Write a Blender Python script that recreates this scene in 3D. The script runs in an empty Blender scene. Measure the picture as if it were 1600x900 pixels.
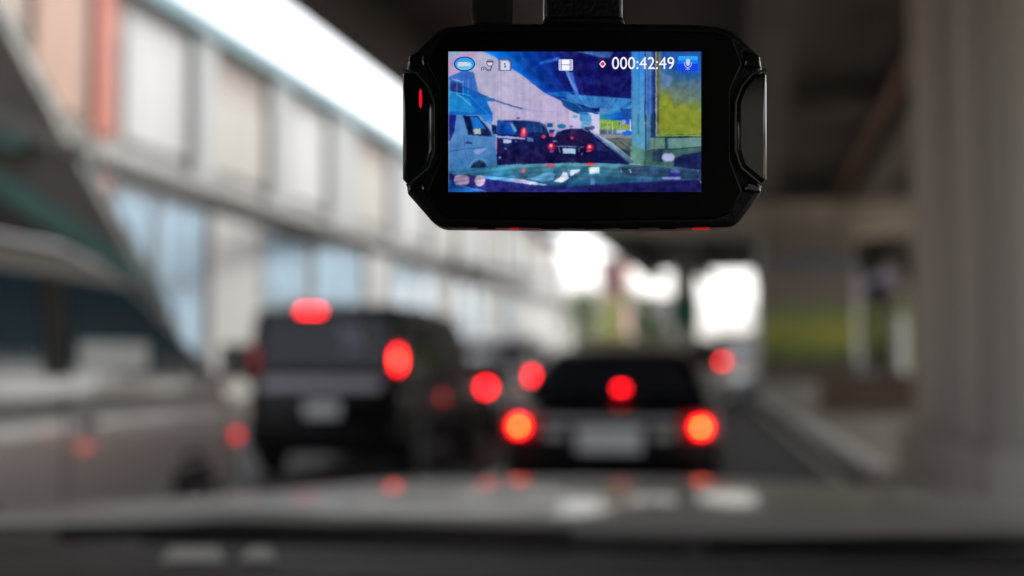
import bpy, bmesh, math, random
import numpy as np
from mathutils import Vector, Matrix, Euler
random.seed(7)
R = math.radians
sc = bpy.context.scene
C = sc.collection

# ---------------------------------------------------------------- camera
FPX = 2000.0
EYE = Vector((0, 0, 1.3))
HORIZON, VPX = 565.0, 1100.0
PITCH = math.atan((HORIZON - 450) / FPX)
YAW = math.atan((VPX - 800) / FPX * math.cos(PITCH))
cam_d = bpy.data.cameras.new('camera')
cam = bpy.data.objects.new('camera', cam_d); C.objects.link(cam)
cam.location = EYE
cam.rotation_euler = (math.pi / 2 + PITCH, 0, YAW)
cam_d.sensor_width = 36; cam_d.lens = 45
cam_d.clip_start = 0.02; cam_d.clip_end = 3000
DCAM = 0.35
cam_d.dof.use_dof = True; cam_d.dof.focus_distance = DCAM; cam_d.dof.aperture_fstop = 6.3
sc.camera = cam
CR = Euler(cam.rotation_euler).to_matrix()

# ---------------------------------------------------------------- world, sun, exposure
SUN_EL, SUN_AZ = R(48), R(38)          # azimuth measured from +Y towards +X
w = bpy.data.worlds.new('World'); sc.world = w; w.use_nodes = True
nt = w.node_tree; nt.nodes.clear()
sky = nt.nodes.new('ShaderNodeTexSky'); sky.sky_type = 'NISHITA'; sky.sun_disc = False
sky.sun_elevation = SUN_EL; sky.sun_rotation = SUN_AZ; sky.dust_density = 4; sky.air_density = 1.0; sky.ozone_density = 1
hs = nt.nodes.new('ShaderNodeHueSaturation'); hs.inputs['Saturation'].default_value = 0.25
bgn = nt.nodes.new('ShaderNodeBackground'); bgn.inputs[1].default_value = 0.15
wo = nt.nodes.new('ShaderNodeOutputWorld')
nt.links.new(sky.outputs[0], hs.inputs['Color']); nt.links.new(hs.outputs[0], bgn.inputs[0]); nt.links.new(bgn.outputs[0], wo.inputs[0])
sun_d = bpy.data.lights.new('sun', 'SUN'); sun_d.energy = 1.2; sun_d.angle = R(12); sun_d.color = (1, .95, .87)
sun = bpy.data.objects.new('sun', sun_d); C.objects.link(sun)
sd = Vector((math.sin(SUN_AZ) * math.cos(SUN_EL), math.cos(SUN_AZ) * math.cos(SUN_EL), math.sin(SUN_EL)))
sun.rotation_euler = (-sd).to_track_quat('-Z', 'Y').to_euler()
sc.view_settings.view_transform = 'Standard'; sc.view_settings.look = 'None'
sc.view_settings.gamma = 1; sc.view_settings.use_curve_mapping = False
EXPO = 1.65
sc.view_settings.exposure = EXPO
sc.render.engine = 'CYCLES'
cy = sc.cycles
cy.use_denoising = True
try:
    cy.denoiser = 'OPENIMAGEDENOISE'; cy.denoising_input_passes = 'RGB_ALBEDO_NORMAL'; cy.denoising_prefilter = 'ACCURATE'
except Exception: pass
cy.max_bounces = 7; cy.diffuse_bounces = 3; cy.glossy_bounces = 4; cy.transparent_max_bounces = 12
cy.sample_clamp_indirect = 4; cy.caustics_reflective = False; cy.caustics_refractive = False

# ---------------------------------------------------------------- pixel helpers (photo pixels -> real points at a real distance)
def ray(px, py):
    return (CR @ Vector(((px - 800) / FPX, (450 - py) / FPX, -1))).normalized()
def at(px, py, Y):
    r = ray(px, py); return EYE + r * ((Y - EYE.y) / r.y)

# ---------------------------------------------------------------- materials
def s2l(c):
    c = np.asarray(c, float) / 255.0
    return np.where(c <= .04045, c / 12.92, ((c + .055) / 1.055) ** 2.4)
MATS = {}
def mat(name, col, rough=.6, metal=0, coat=0, noise=0, nscale=4, bump=0, bscale=30, spec=.5, emit=None, estr=0, trans=0, streak=False, speckle=0):
    if name in MATS: return MATS[name]
    m = bpy.data.materials.new(name); m.use_nodes = True
    N = m.node_tree; b = N.nodes['Principled BSDF']
    b.inputs['Base Color'].default_value = (*col, 1); b.inputs['Roughness'].default_value = rough
    b.inputs['Metallic'].default_value = metal; b.inputs['Coat Weight'].default_value = coat; b.inputs['Coat Roughness'].default_value = .05
    b.inputs['Specular IOR Level'].default_value = spec
    b.inputs['Transmission Weight'].default_value = trans
    if emit: b.inputs['Emission Color'].default_value = (*emit, 1); b.inputs['Emission Strength'].default_value = estr
    tc = N.nodes.new('ShaderNodeTexCoord')
    if noise:
        n = N.nodes.new('ShaderNodeTexNoise'); n.inputs['Scale'].default_value = nscale; n.inputs['Detail'].default_value = 8; n.inputs['Roughness'].default_value = .65
        src = tc.outputs['Object']
        if streak:
            mp = N.nodes.new('ShaderNodeMapping'); mp.inputs['Scale'].default_value = (1, 1, .12)
            N.links.new(src, mp.inputs[0]); src = mp.outputs[0]
        N.links.new(src, n.inputs['Vector'])
        cr = N.nodes.new('ShaderNodeValToRGB')
        cr.color_ramp.elements[0].position = .3; cr.color_ramp.elements[1].position = .7
        cr.color_ramp.elements[0].color = (*[c * (1 - noise) for c in col], 1)
        cr.color_ramp.elements[1].color = (*[min(1, c * (1 + noise)) for c in col], 1)
        N.links.new(n.outputs['Fac'], cr.inputs[0]); out = cr.outputs[0]
        N.links.new(out, b.inputs['Base Color'])
        mr = N.nodes.new('ShaderNodeMapRange'); mr.inputs[3].default_value = max(0, rough - .08); mr.inputs[4].default_value = min(1, rough + .12)
        N.links.new(n.outputs['Fac'], mr.inputs[0]); N.links.new(mr.outputs[0], b.inputs['Roughness'])
    if bump:
        n2 = N.nodes.new('ShaderNodeTexNoise'); n2.inputs['Scale'].default_value = bscale; n2.inputs['Detail'].default_value = 6
        N.links.new(tc.outputs['Object'], n2.inputs['Vector'])
        bp = N.nodes.new('ShaderNodeBump'); bp.inputs['Strength'].default_value = bump; bp.inputs['Distance'].default_value = .01
        N.links.new(n2.outputs['Fac'], bp.inputs['Height']); N.links.new(bp.outputs[0], b.inputs['Normal'])
    MATS[name] = m; return m

asphalt = mat('asphalt', (.05, .05, .052), .8, noise=.35, nscale=1.2, bump=.4, bscale=60)
concrete = mat('concrete', (.50, .465, .42), .85, noise=.32, nscale=.9, bump=.3, bscale=18, streak=True)
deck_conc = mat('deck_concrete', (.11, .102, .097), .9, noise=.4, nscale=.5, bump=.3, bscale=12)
kerb_conc = mat('kerb_concrete', (.62, .61, .58), .8, noise=.25, nscale=3, bump=.3)
paving = mat('paving_brown', (.27, .23, .18), .85, noise=.3, nscale=1.5, bump=.3)
soil = mat('soil', (.12, .105, .08), .95, noise=.4, nscale=2, bump=.5)
mark_white = mat('marking_paint', (.7, .7, .68), .6, noise=.15, nscale=12)
black_paint = mat('black_car_paint', (.0035, .0035, .005), .3, coat=.12, spec=.12, noise=.1, nscale=3)
dark_glass = mat('tinted_glass', (.009, .013, .022), .06, spec=.3)
silver_paint = mat('silver_car_paint', (.42, .395, .37), .38, metal=.3, coat=.6, noise=.04, nscale=2)
white_paint = mat('white_car_paint', (.75, .75, .73), .3, coat=.8, noise=.03, nscale=2)
cream_paint = mat('pale_gold_car_paint', (.62, .57, .45), .3, metal=.2, coat=.8, noise=.03, nscale=2)
blue_paint = mat('pale_blue_car_paint', (.35, .45, .6), .3, coat=.8, noise=.03, nscale=2)
bonnet_paint = mat('grey_green_bonnet_paint', (.43, .41, .375), .38, metal=.25, coat=.36, noise=.05, nscale=2)
chrome = mat('chrome', (.75, .75, .78), .12, metal=1)
chrome_rough = mat('satin_chrome', (.78, .78, .84), .3, metal=.6)
bright_strip = mat('satin_silver_strip', (.55, .55, .62), .35, metal=.1)
rubber = mat('rubber', (.012, .012, .012), .8, noise=.2, nscale=20, bump=.2)
trim = mat('black_trim_plastic', (.012, .012, .013), .5, spec=.25, noise=.2, nscale=30)
alloy = mat('alloy', (.45, .45, .47), .3, metal=.9)
red_lens = mat('red_lens', (.35, .01, .015), .12, coat=1, emit=(1, .01, .02), estr=.06)
clear_lens = mat('clear_lens', (.6, .58, .56), .1, coat=1)
plate_m = mat('number_plate', (.85, .86, .9), .4, noise=.05, nscale=20)
lamp_red = mat('lit_brake_lamp', (.4, .01, .01), .3, emit=(1, .006, .012), estr=5)
glint_red = mat('glowing_red_glint', (.4, .01, .01), .3, emit=(1, .01, .02), estr=.7)  # dim red glow for reflected glints on bodywork
lamp_core = mat('lit_brake_bulb', (.4, .1, .01), .3, emit=(1, .28, .01), estr=8)
lamp_core2 = mat('lit_brake_bulb_soft', (.4, .1, .01), .3, emit=(1, .1, .02), estr=6)

# ---------------------------------------------------------------- object helpers
class MB:
    def __init__(s): s.v = []; s.f = []
    def add(s, vs, fs):
        n = len(s.v); s.v += [tuple(v) for v in vs]; s.f += [tuple(i + n for i in f) for f in fs]; return s
    def box(s, x0, x1, y0, y1, z0, z1, M=None):
        vs = [Vector((x, y, z)) for z in (z0, z1) for y in (y0, y1) for x in (x0, x1)]
        if M is not None: vs = [M @ v for v in vs]
        return s.add(vs, [(0, 2, 3, 1), (4, 5, 7, 6), (0, 1, 5, 4), (2, 6, 7, 3), (0, 4, 6, 2), (1, 3, 7, 5)])
    def prism(s, pts, ax, a0, a1, M=None):
        """pts: 2D outline; extruded along axis ax ('x','y','z') from a0 to a1"""
        def mk(p, a):
            v = {'x': (a, p[0], p[1]), 'y': (p[0], a, p[1]), 'z': (p[0], p[1], a)}[ax]
            v = Vector(v); return M @ v if M is not None else v
        n = len(pts)
        vs = [mk(p, a0) for p in pts] + [mk(p, a1) for p in pts]
        fs = [tuple(range(n))[::-1], tuple(range(n, 2 * n))] + [(i, (i + 1) % n, n + (i + 1) % n, n + i) for i in range(n)]
        return s.add(vs, fs)
    def lathe(s, prof, ax='x', seg=32, c=(0, 0, 0)):
        """prof: list of (axial, radius)"""
        vs = []; n = len(prof)
        for k in range(seg):
            a = 2 * math.pi * k / seg
            for (t, r) in prof:
                p = {'x': (t, r * math.cos(a), r * math.sin(a)), 'y': (r * math.cos(a), t, r * math.sin(a)), 'z': (r * math.cos(a), r * math.sin(a), t)}[ax]
                vs.append(Vector(p) + Vector(c))
        fs = []
        for k in range(seg):
            for i in range(n - 1):
                a = k * n + i; b = ((k + 1) % seg) * n + i
                fs.append((a, a + 1, b + 1, b))
        fs.append(tuple(k * n for k in range(seg))); fs.append(tuple(k * n + n - 1 for k in range(seg))[::-1])
        return s.add(vs, fs)
    def tube(s, pts, r, seg=10):
        pts = [Vector(p) for p in pts]; vs = []
        for i, p in enumerate(pts):
            d = (pts[min(i + 1, len(pts) - 1)] - pts[max(i - 1, 0)]).normalized()
            u = d.cross(Vector((0, 0, 1)) if abs(d.z) < .9 else Vector((1, 0, 0))).normalized(); v = d.cross(u)
            rr = r[i] if isinstance(r, (list, tuple)) else r
            for k in range(seg):
                a = 2 * math.pi * k / seg; vs.append(p + (u * math.cos(a) + v * math.sin(a)) * rr)
        fs = [(i * seg + k, i * seg + (k + 1) % seg, (i + 1) * seg + (k + 1) % seg, (i + 1) * seg + k) for i in range(len(pts) - 1) for k in range(seg)]
        fs += [tuple(range(seg))[::-1], tuple((len(pts) - 1) * seg + k for k in range(seg))]
        return s.add(vs, fs)
    def loft(s, secs, cap=True):
        n = len(secs[0]); vs = [p for q in secs for p in q]
        fs = [(i * n + k, i * n + (k + 1) % n, (i + 1) * n + (k + 1) % n, (i + 1) * n + k) for i in range(len(secs) - 1) for k in range(n)]
        if cap: fs += [tuple(range(n))[::-1], tuple((len(secs) - 1) * n + k for k in range(n))]
        return s.add(vs, fs)
    def build(s, name, m, parent=None, bevel=0, bseg=2, smooth=True, mats=None, loc=None):
        me = bpy.data.meshes.new(name); me.from_pydata(s.v, [], s.f)
        bm = bmesh.new(); bm.from_mesh(me); bmesh.ops.recalc_face_normals(bm, faces=bm.faces); bm.to_mesh(me); bm.free()
        me.materials.append(m)
        o = bpy.data.objects.new(name, me); C.objects.link(o)
        if parent is not None: o.parent = parent
        if loc is not None: o.location = loc
        if bevel:
            b = o.modifiers.new('b', 'BEVEL'); b.width = bevel; b.segments = bseg; b.limit_method = 'ANGLE'; b.angle_limit = R(35)
        if smooth:
            me.shade_smooth()
            try: me.set_sharp_from_angle(angle=R(42))
            except Exception: pass
        return o
def tag(o, label=None, cat=None, group=None, kind=None):
    if label: o['label'] = label
    if cat: o['category'] = cat
    if group: o['group'] = group
    if kind: o['kind'] = kind
    return o
def empty(name, loc=(0, 0, 0), rz=0):
    o = bpy.data.objects.new(name, None); C.objects.link(o); o.location = loc; o.rotation_euler = (0, 0, rz); o.empty_display_size = .1
    return o
def kids(o): return [c for c in bpy.data.objects if c.parent == o]
def copy_tree(o, parent=None, swap=None):
    c = o.copy(); C.objects.link(c)
    c.parent = parent
    if swap and c.type == 'MESH' and c.data.materials and c.data.materials[0].name in swap:
        c.data = c.data.copy(); c.data.materials[0] = swap[c.data.materials[0].name]
    for ch in kids(o): copy_tree(ch, c, swap)
    return c

# ---------------------------------------------------------------- setting: ground, road, kerb
PHI = math.atan(77 / FPX)                 # overpass and facade run 2.2 degrees to the right of our lane
DIR = Vector((math.sin(PHI), math.cos(PHI), 0)); NRM = Vector((math.cos(PHI), -math.sin(PHI), 0))
def F(s, lat, z): 
    p = DIR * s + NRM * lat; return Vector((p.x, p.y, z))
MF = Matrix(((NRM.x, DIR.x, 0, 0), (NRM.y, DIR.y, 0, 0), (0, 0, 1, 0), (0, 0, 0, 1)))   # local (lat, s, z) -> world
def s_of(px, lat):
    r = ray(px, HORIZON); t = lat / (r.dot(NRM)); return (r * t).dot(DIR)

tag(MB().add([(-1500, -1500, -.02), (1500, -1500, -.02), (1500, 1500, -.02), (-1500, 1500, -.02)], [(0, 1, 2, 3)]).build('ground', soil, smooth=False), kind='structure')
tag(MB().add([(-10.5, -60, 0), (1.75, -60, 0), (1.75, 45, 0), (4.5, 100, 0), (14, 240, 0), (-2, 240, 0), (-9.5, 60, 0)], [(0, 1, 2, 3, 4, 5, 6)]).build('road', asphalt, smooth=False), kind='structure')
mm = MB()
for k in range(-3, 16):
    mm.box(-2.42, -2.28, k * 6.0, k * 6.0 + 3, .002, .006)
mm.box(1.42, 1.54, -40, 44, .002, .006)
tag(mm.build('road_markings', mark_white, smooth=False), kind='structure')
kb = MB(); kb.prism([(1.75, 0), (1.77, .15), (2.06, .16), (2.06, 0)], 'y', -40, 45)
tag(kb.build('kerb', kerb_conc, bevel=.02), kind='structure')
tag(MB().box(2.06, 30, -40, 45, 0, .14).build('paved_island', paving, smooth=False), kind='structure')
tag(MB().box(-13.7, -10.6, -40, 160, 0, .14, MF).build('pavement', paving, bevel=.01, smooth=False), kind='structure')

# ---------------------------------------------------------------- elevated road (deck, girders, parapet) with piers
ov = tag(empty('elevated_road', (0, 0, 0)), 'dark concrete elevated road deck with long girders roofing the street', 'overpass')
ZS = 6.3
DL, DR_ = -6.4, 10.2
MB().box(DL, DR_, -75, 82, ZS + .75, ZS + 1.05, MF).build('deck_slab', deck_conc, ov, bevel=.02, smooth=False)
lat = DL + .02
for i in range(6):
    g0 = lat + i * 3.16
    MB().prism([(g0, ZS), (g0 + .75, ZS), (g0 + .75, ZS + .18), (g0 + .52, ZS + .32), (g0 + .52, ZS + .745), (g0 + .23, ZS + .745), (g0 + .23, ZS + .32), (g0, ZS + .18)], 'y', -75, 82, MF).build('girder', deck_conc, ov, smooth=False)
for s_ in (-62, -38, -14, 2, 26.5, 53):
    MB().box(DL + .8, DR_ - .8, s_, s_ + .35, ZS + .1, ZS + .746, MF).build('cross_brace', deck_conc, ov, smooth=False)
MB().box(DL - .12, DL + .2, -75, 82, ZS + 1.052, ZS + 2.0, MF).build('parapet', concrete, ov, bevel=.03, smooth=False)
MB().box(DR_ - .2, DR_ + .12, -75, 82, ZS + 1.052, ZS + 2.0, MF).build('parapet', concrete, ov, bevel=.03, smooth=False)
MB().tube([F(s, 2.6, ZS + .1) for s in range(-28, 82, 4)], .09, 8).build('drain_pipe', mat('drain_pipe_paint', (.22, .10, .07), .6), ov)

def pier(name, x0, x1, y0, y1, label, cap, zt=ZS - .9, zp=.65, groove=True, mural=None):
    r = tag(empty(name, ((x0 + x1) / 2, y0, 0)), label, 'bridge pier')
    o = r.location
    m = MB(); m.box(x0 - o.x, x1 - o.x, 0, y1 - y0, .0, zt)
    sh = m.build('shaft', concrete, r, bevel=.07, bseg=3)
    if groove:   # raised vertical ribs on the faces, leaving recessed channels between
        k = MB()
        for (a, b) in ((.12, .42), (.50, .90)):
            k.box(x0 - o.x - .05, x0 - o.x + .002, (y1 - y0) * a, (y1 - y0) * b, zp + .02, zt)
        for (a, b) in ((.03, .12), (.2, .42), (.5, .78), (.88, .97)):
            k.box((x1 - x0) * a + x0 - o.x, (x1 - x0) * b + x0 - o.x, -.05, .002, zp + .02, zt)
        k.build('raised_rib', concrete, r, bevel=.015)
    MB().box(x0 - o.x - .16, x1 - o.x + .16, -.18, y1 - y0 + .16, 0, zp).build('plinth', concrete, r, bevel=.05, bseg=3)
    if cap:
        a, b = cap; yc = (y1 - y0) / 2
        MB().prism([(a, ZS - .02), (a, ZS - .55), (x0 - o.x - .3, ZS - 1.0), (x1 - o.x + .3, ZS - 1.0), (b, ZS - .55), (b, ZS - .02)], 'y', yc - 1.1, yc + 1.1).build('crossbeam', concrete, r, bevel=.03)
    return r
pier('bridge_pier', 2.2, 5.4, 10.0, 14.1, 'large pale grooved concrete pier on a low plinth beyond the kerb, right edge of view', (-9.6, 9))
p2 = pier('bridge_pier', 1.75, 4.6, 40.0, 43.5, 'middle distance concrete pier painted with a green, yellow and blue mural', (-9.0, 10), groove=False, zt=ZS - 1.02)
p3 = pier('bridge_pier', -1.7, -.35, 72.0, 74, 'farthest dark slim concrete pier with a green sign, above the queue of cars', None, groove=False, zt=ZS + .6)
# mural painted on pier 2 (a painted panel bolted to the front face)
mm = bpy.data.materials.new('mural_paint'); mm.use_nodes = True; N = mm.node_tree; b = N.nodes['Principled BSDF']; b.inputs['Roughness'].default_value = .7
tc = N.nodes.new('ShaderNodeTexCoord'); sp = N.nodes.new('ShaderNodeSeparateXYZ'); N.links.new(tc.outputs['Object'], sp.inputs[0])
nz = N.nodes.new('ShaderNodeTexNoise'); nz.inputs['Scale'].default_value = 1.3; nz.inputs['Detail'].default_value = 5; N.links.new(tc.outputs['Object'], nz.inputs['Vector'])
ad = N.nodes.new('ShaderNodeMath'); ad.operation = 'MULTIPLY_ADD'; ad.inputs[1].default_value = 1.6; N.links.new(nz.outputs['Fac'], ad.inputs[0]); N.links.new(sp.outputs['Z'], ad.inputs[2])
mr = N.nodes.new('ShaderNodeMapRange'); mr.inputs[1].default_value = 1.5; mr.inputs[2].default_value = 6.2; N.links.new(ad.outputs[0], mr.inputs[0])
cr = N.nodes.new('ShaderNodeValToRGB'); N.links.new(mr.outputs[0], cr.inputs[0])
el = cr.color_ramp.elements; el[0].position = 0; el[0].color = (.16, .13, .10, 1); el[1].position = 1; el[1].color = (.28, .25, .22, 1)
for p_, c_ in ((.14, (.17, .15, .1)), (.2, (.2, .32, .07)), (.32, (.55, .55, .12)), (.44, (.3, .42, .14)), (.52, (.30, .28, .25)), (.66, (.33, .28, .25)), (.78, (.17, .22, .30)), (.86, (.27, .24, .22))):
    e = el.new(p_); e.color = (*c_, 1)
N.links.new(cr.outputs[0], b.inputs['Base Color'])
MB().box(-1.38, 1.38, -.03, -.002, .7, 5.1).build('mural', mm, p2, smooth=False)
green_sign_m = mat('green_sign', (.02, .16, .10), .5, noise=.1)
MB().box(-.8, .8, -.08, -.003, 3.2, 4.9).build('sign_board', green_sign_m, p3, bevel=.01)

# low barrier wall and posts under the deck
bw = MB().box(2.6, 14, 30, 30.25, .14, .98).box(2.55, 14.05, 29.95, 30.3, .98, 1.05)
tag(bw.build('low_wall', mat('brown_render', (.17, .12, .09), .85, noise=.25, nscale=1.5), bevel=.01), 'low brown rendered wall across the island under the deck', 'wall')
pole_w = mat('white_pole_paint', (.8, .8, .78), .5)
for px, lab, hw, top in ((1337, 'left white painted steel post standing beside the mural pier', .17, 3.3), (1407, 'right white painted steel post between the two grooved and mural piers', .2, 3.0)):
    p = at(px, 560, 47.5)
    r = tag(empty('steel_post', (p.x, p.y, 0)), lab, 'post', 'white posts past the mural pier')
    MB().lathe([(0, hw), (top, hw * .92), (top + .05, .03)], 'z', 20).build('shaft', pole_w, r)
    MB().box(-.32, .32, -.32, .32, 0, .12).build('base_plate', pole_w, r, bevel=.01)

# ---------------------------------------------------------------- the long pale building on the left
LAT = -14.0
wall_m = mat('pale_wall_render', (.33, .332, .325), .8, noise=.15, nscale=.6, streak=True)
panel_w = mat('white_cladding_panel', (.30, .303, .298), .6, noise=.13, nscale=.8, streak=True)
panel_c = mat('cream_cladding_panel', (.25, .24, .212), .6, noise=.13, nscale=.8, streak=True)
pil_m = mat('grey_pilaster', (.235, .245, .245), .75, noise=.12, nscale=1, streak=True)
teal_m = mat('teal_trim_paint', (.08, .17, .2), .5, noise=.15, nscale=1)
ledge_m = mat('dark_ledge', (.19, .185, .175), .7, noise=.2, nscale=1)
brick_m = mat('rust_fascia', (.27, .23, .205), .8, noise=.2, nscale=1.5)
glass_m = mat('sky_reflection_glazing', (.36, .50, .62), .15, spec=.8, noise=.1, nscale=.7, coat=.5)  # sky reflection put into the blue base colour
red_m = mat('red_brown_cladding', (.30, .09, .06), .7, noise=.12, nscale=1)
orange_m = mat('salmon_cladding', (.28, .175, .13), .7, noise=.12, nscale=1)
frame_m = mat('window_frame_paint', (.25, .27, .29), .5)
S0, S1 = s_of(163, LAT), 92.0
ZR, ZL = 9.65, 5.8
bA = tag(empty('long_building', tuple(F(S0, LAT, 0))), 'long pale building clad in white and cream panels with blue ground floor glazing', 'building')
bA.rotation_euler = (0, 0, -PHI)
def LB(a, b, l0, l1, z0, z1, name, m, root=None, base=None, bevel=.015):
    root = root or bA; base = S0 if base is None else base
    return MB().box(l0, l1, a - base, b - base, z0, z1).build(name, m, root, bevel=bevel, smooth=False)
LB(S0, S1, -9, 0, 0, ZR, 'wall', wall_m, bevel=0)
LB(S0, S1 + .2, -9.2, .45, ZR, ZR + .45, 'cornice', teal_m)
LB(S0, S1 + .2, .002, .32, ZL - .16, ZL + .14, 'ledge', ledge_m)
LB(S0, S1, .002, .06, ZR - 1.15, ZR - .004, 'fascia', brick_m, bevel=0)
edges = [(180, 280, panel_w), (320, 405, panel_c), (440, 500, panel_w), (545, 600, panel_c), (622, 660, panel_w), (680, 708, panel_c), (724, 748, panel_w), (762, 782, panel_c), (794, 812, panel_w), (820, 834, panel_c)]
prev = None
for (a, b_, m) in edges:
    sa, sb = s_of(a, LAT), s_of(b_, LAT)
    LB(sa, sb, .002, .12, ZL + .5, ZR - 1.2 + (.9 if m is panel_w else 0), 'cladding_panel', m)
    if prev is not None:
        LB(prev + .12, sa - .12, .002, .3, ZL + .16, ZR - .01, 'pilaster', pil_m)
    prev = sb
for (a, b_) in ((172, 226), (240, 306), (408, 470), (486, 556), (612, 640), (650, 672), (712, 730), (740, 756), (790, 802)):
    sa, sb = s_of(a, LAT), s_of(b_, LAT)
    wd = LB(sa, sb, .002, .09, 1.0, ZL - .7, 'window', glass_m, bevel=0)
    fr = MB(); l = sa - S0; r_ = sb - S0
    for (u0, u1, v0, v1) in ((l - .1, r_ + .1, .9, 1.0), (l - .1, r_ + .1, ZL - .7, ZL - .6), (l - .1, l, 1.0, ZL - .7), (r_, r_ + .1, 1.0, ZL - .7), ((l + r_) / 2 - .04, (l + r_) / 2 + .04, 1.0, ZL - .7), (l, r_, 3.2, 3.28)):
        fr.box(.002, .14, u0, u1, v0, v1)
    fr.build('frame', frame_m, wd, smooth=False)
for (a, b_) in ((320, 400), (566, 606), (676, 706)):
    LB(s_of(a, LAT), s_of(b_, LAT), .002, .14, .3, ZL - .5, 'cladding_panel', panel_w)
SB = 4.0
bB = tag(empty('salmon_building', tuple(F(SB, LAT, 0))), 'brown building with salmon and red cladding next to the long pale one', 'building')
bB.rotation_euler = (0, 0, -PHI)
bb_wall = mat('taupe_render', (.28, .23, .2), .8, noise=.1, nscale=.8)
LB(SB, S0 - .05, -9, .05, 0, 14, 'wall', bb_wall, bB, SB, 0)
LB(s_of(128, LAT), S0 - .06, .052, .2, 6.2, 13.7, 'cladding_panel', red_m, bB, SB)
LB(s_of(30, LAT), s_of(108, LAT), .052, .2, 6.4, 12.5, 'cladding_panel', orange_m, bB, SB)
LB(s_of(-160, LAT), s_of(-20, LAT), .052, .2, 6.4, 12.5, 'cladding_panel', orange_m, bB, SB)
LB(SB, S0 - .06, .052, .32, ZL - .16, ZL + .14, 'ledge', ledge_m, bB, SB)
LB(s_of(110, LAT), S0 - .3, .052, .2, 1.5, ZL - .5, 'cladding_panel', mat('pink_cladding', (.45, .22, .22), .7), bB, SB)
LB(SB, S0 - .06, -9.1, .4, 14, 14.4, 'cornice', teal_m, bB, SB)

# ---------------------------------------------------------------- footbridge stair on the left pavement
YS = 17.0
st = tag(empty('footbridge_stair', (0, YS, 0)), 'grey and teal footbridge staircase descending to the left pavement behind the van', 'staircase')
def sp2(px, py): 
    p = at(px, py, YS); return (p.x, p.z)
grey_soffit = mat('stair_grey_paint', (.115, .104, .094), .7, noise=.15, nscale=1)
teal2 = mat('stair_teal_paint', (.06, .16, .15), .5, noise=.15, nscale=2)
def slab(nm, px, y0, y1, m, bevel=.01):
    return MB().prism([sp2(*p) for p in px], 'y', y0, y1).build(nm, m, st, bevel=bevel, smooth=False)
slab('side_panel', [(-260, -450), (0, 27), (92, 196), (162, 322), (262, 505), (290, 700), (290, 850), (-260, 850)], 0, .35, grey_soffit, .03)
slab('stringer', [(-260, 30), (0, 168), (148, 238), (150, 262), (0, 200), (-260, 75)], -.10, -.003, ledge_m)
slab('stringer', [(-260, 120), (0, 262), (128, 345), (215, 415), (235, 452), (120, 385), (0, 308), (-260, 170)], -.08, -.003, teal2)
slab('landing', [(-260, 95), (0, 206), (52, 222), (52, 240), (0, 232), (-260, 120)], -.35, -.003, teal2)
slab('shaded_underside', [(-260, 180), (0, 312), (120, 388), (205, 450), (205, 850), (-260, 850)], -.03, -.002, mat('stair_shade_grey', (.045, .042, .04), .8, noise=.2, nscale=1))  # dark panel below the stringer, shade put into its colour
rail = [at(px, py, YS - .1) for (px, py) in ((-200, -345), (10, 30), (100, 196), (268, 500))]
MB().tube([(p.x, -.1, p.z + .12) for p in rail], .03).build('handrail', teal2, st)
for t in (.15, .35, .55, .75, .95):
    i = min(int(t * 3), 2); f = t * 3 - i; p = rail[i].lerp(rail[i + 1], f)
    MB().tube([(p.x, -.1, p.z - .2), (p.x, -.1, p.z + .12)], .02, 6).build('post', teal2, st)

# thick sagging bundle of telephone cables strung from the stair along the facade
cpx = [(-60, 165, 17.2), (60, 214, 18.2), (150, 252, 20), (225, 281, 23), (300, 308, 27), (375, 336, 31.5), (450, 359, 36.5), (525, 378, 42), (600, 394, 48), (680, 409, 55), (760, 420, 64), (880, 432, 80)]
cbl = tag(empty('cable_bundle', tuple(at(*cpx[2]))), 'thick dark bundle of overhead cables sagging along the pale facade', 'cables')
rnd = random.Random(5); base = [at(*p) - cbl.location for p in cpx]
for k in range(9):
    a = 2 * math.pi * k / 8; rr = 0 if k == 8 else .13
    MB().tube([p + Vector((0, 0, rr * math.sin(a + i * .5) - rnd.random() * .06)) + Vector((rr * math.cos(a + i * .5), 0, 0)) for i, p in enumerate(base)], .038, 6).build('cable', rubber, cbl)
for i, lab in ((2, 'grey concrete utility pole by the footbridge stair holding the cable bundle'), (11, 'distant grey concrete utility pole where the cable bundle ends')):
    p = at(*cpx[i]); ro = tag(empty('utility_pole', (p.x - .22, p.y, 0)), lab, 'pole')
    MB().tube([(0, 0, 0), (0, 0, p.z + .6)], [.15, .10], 12).build('shaft', concrete, ro)
    MB().box(-.1, .5, -.05, .05, p.z - .22, p.z - .14).build('bracket', frame_m, ro, bevel=.01)

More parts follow.
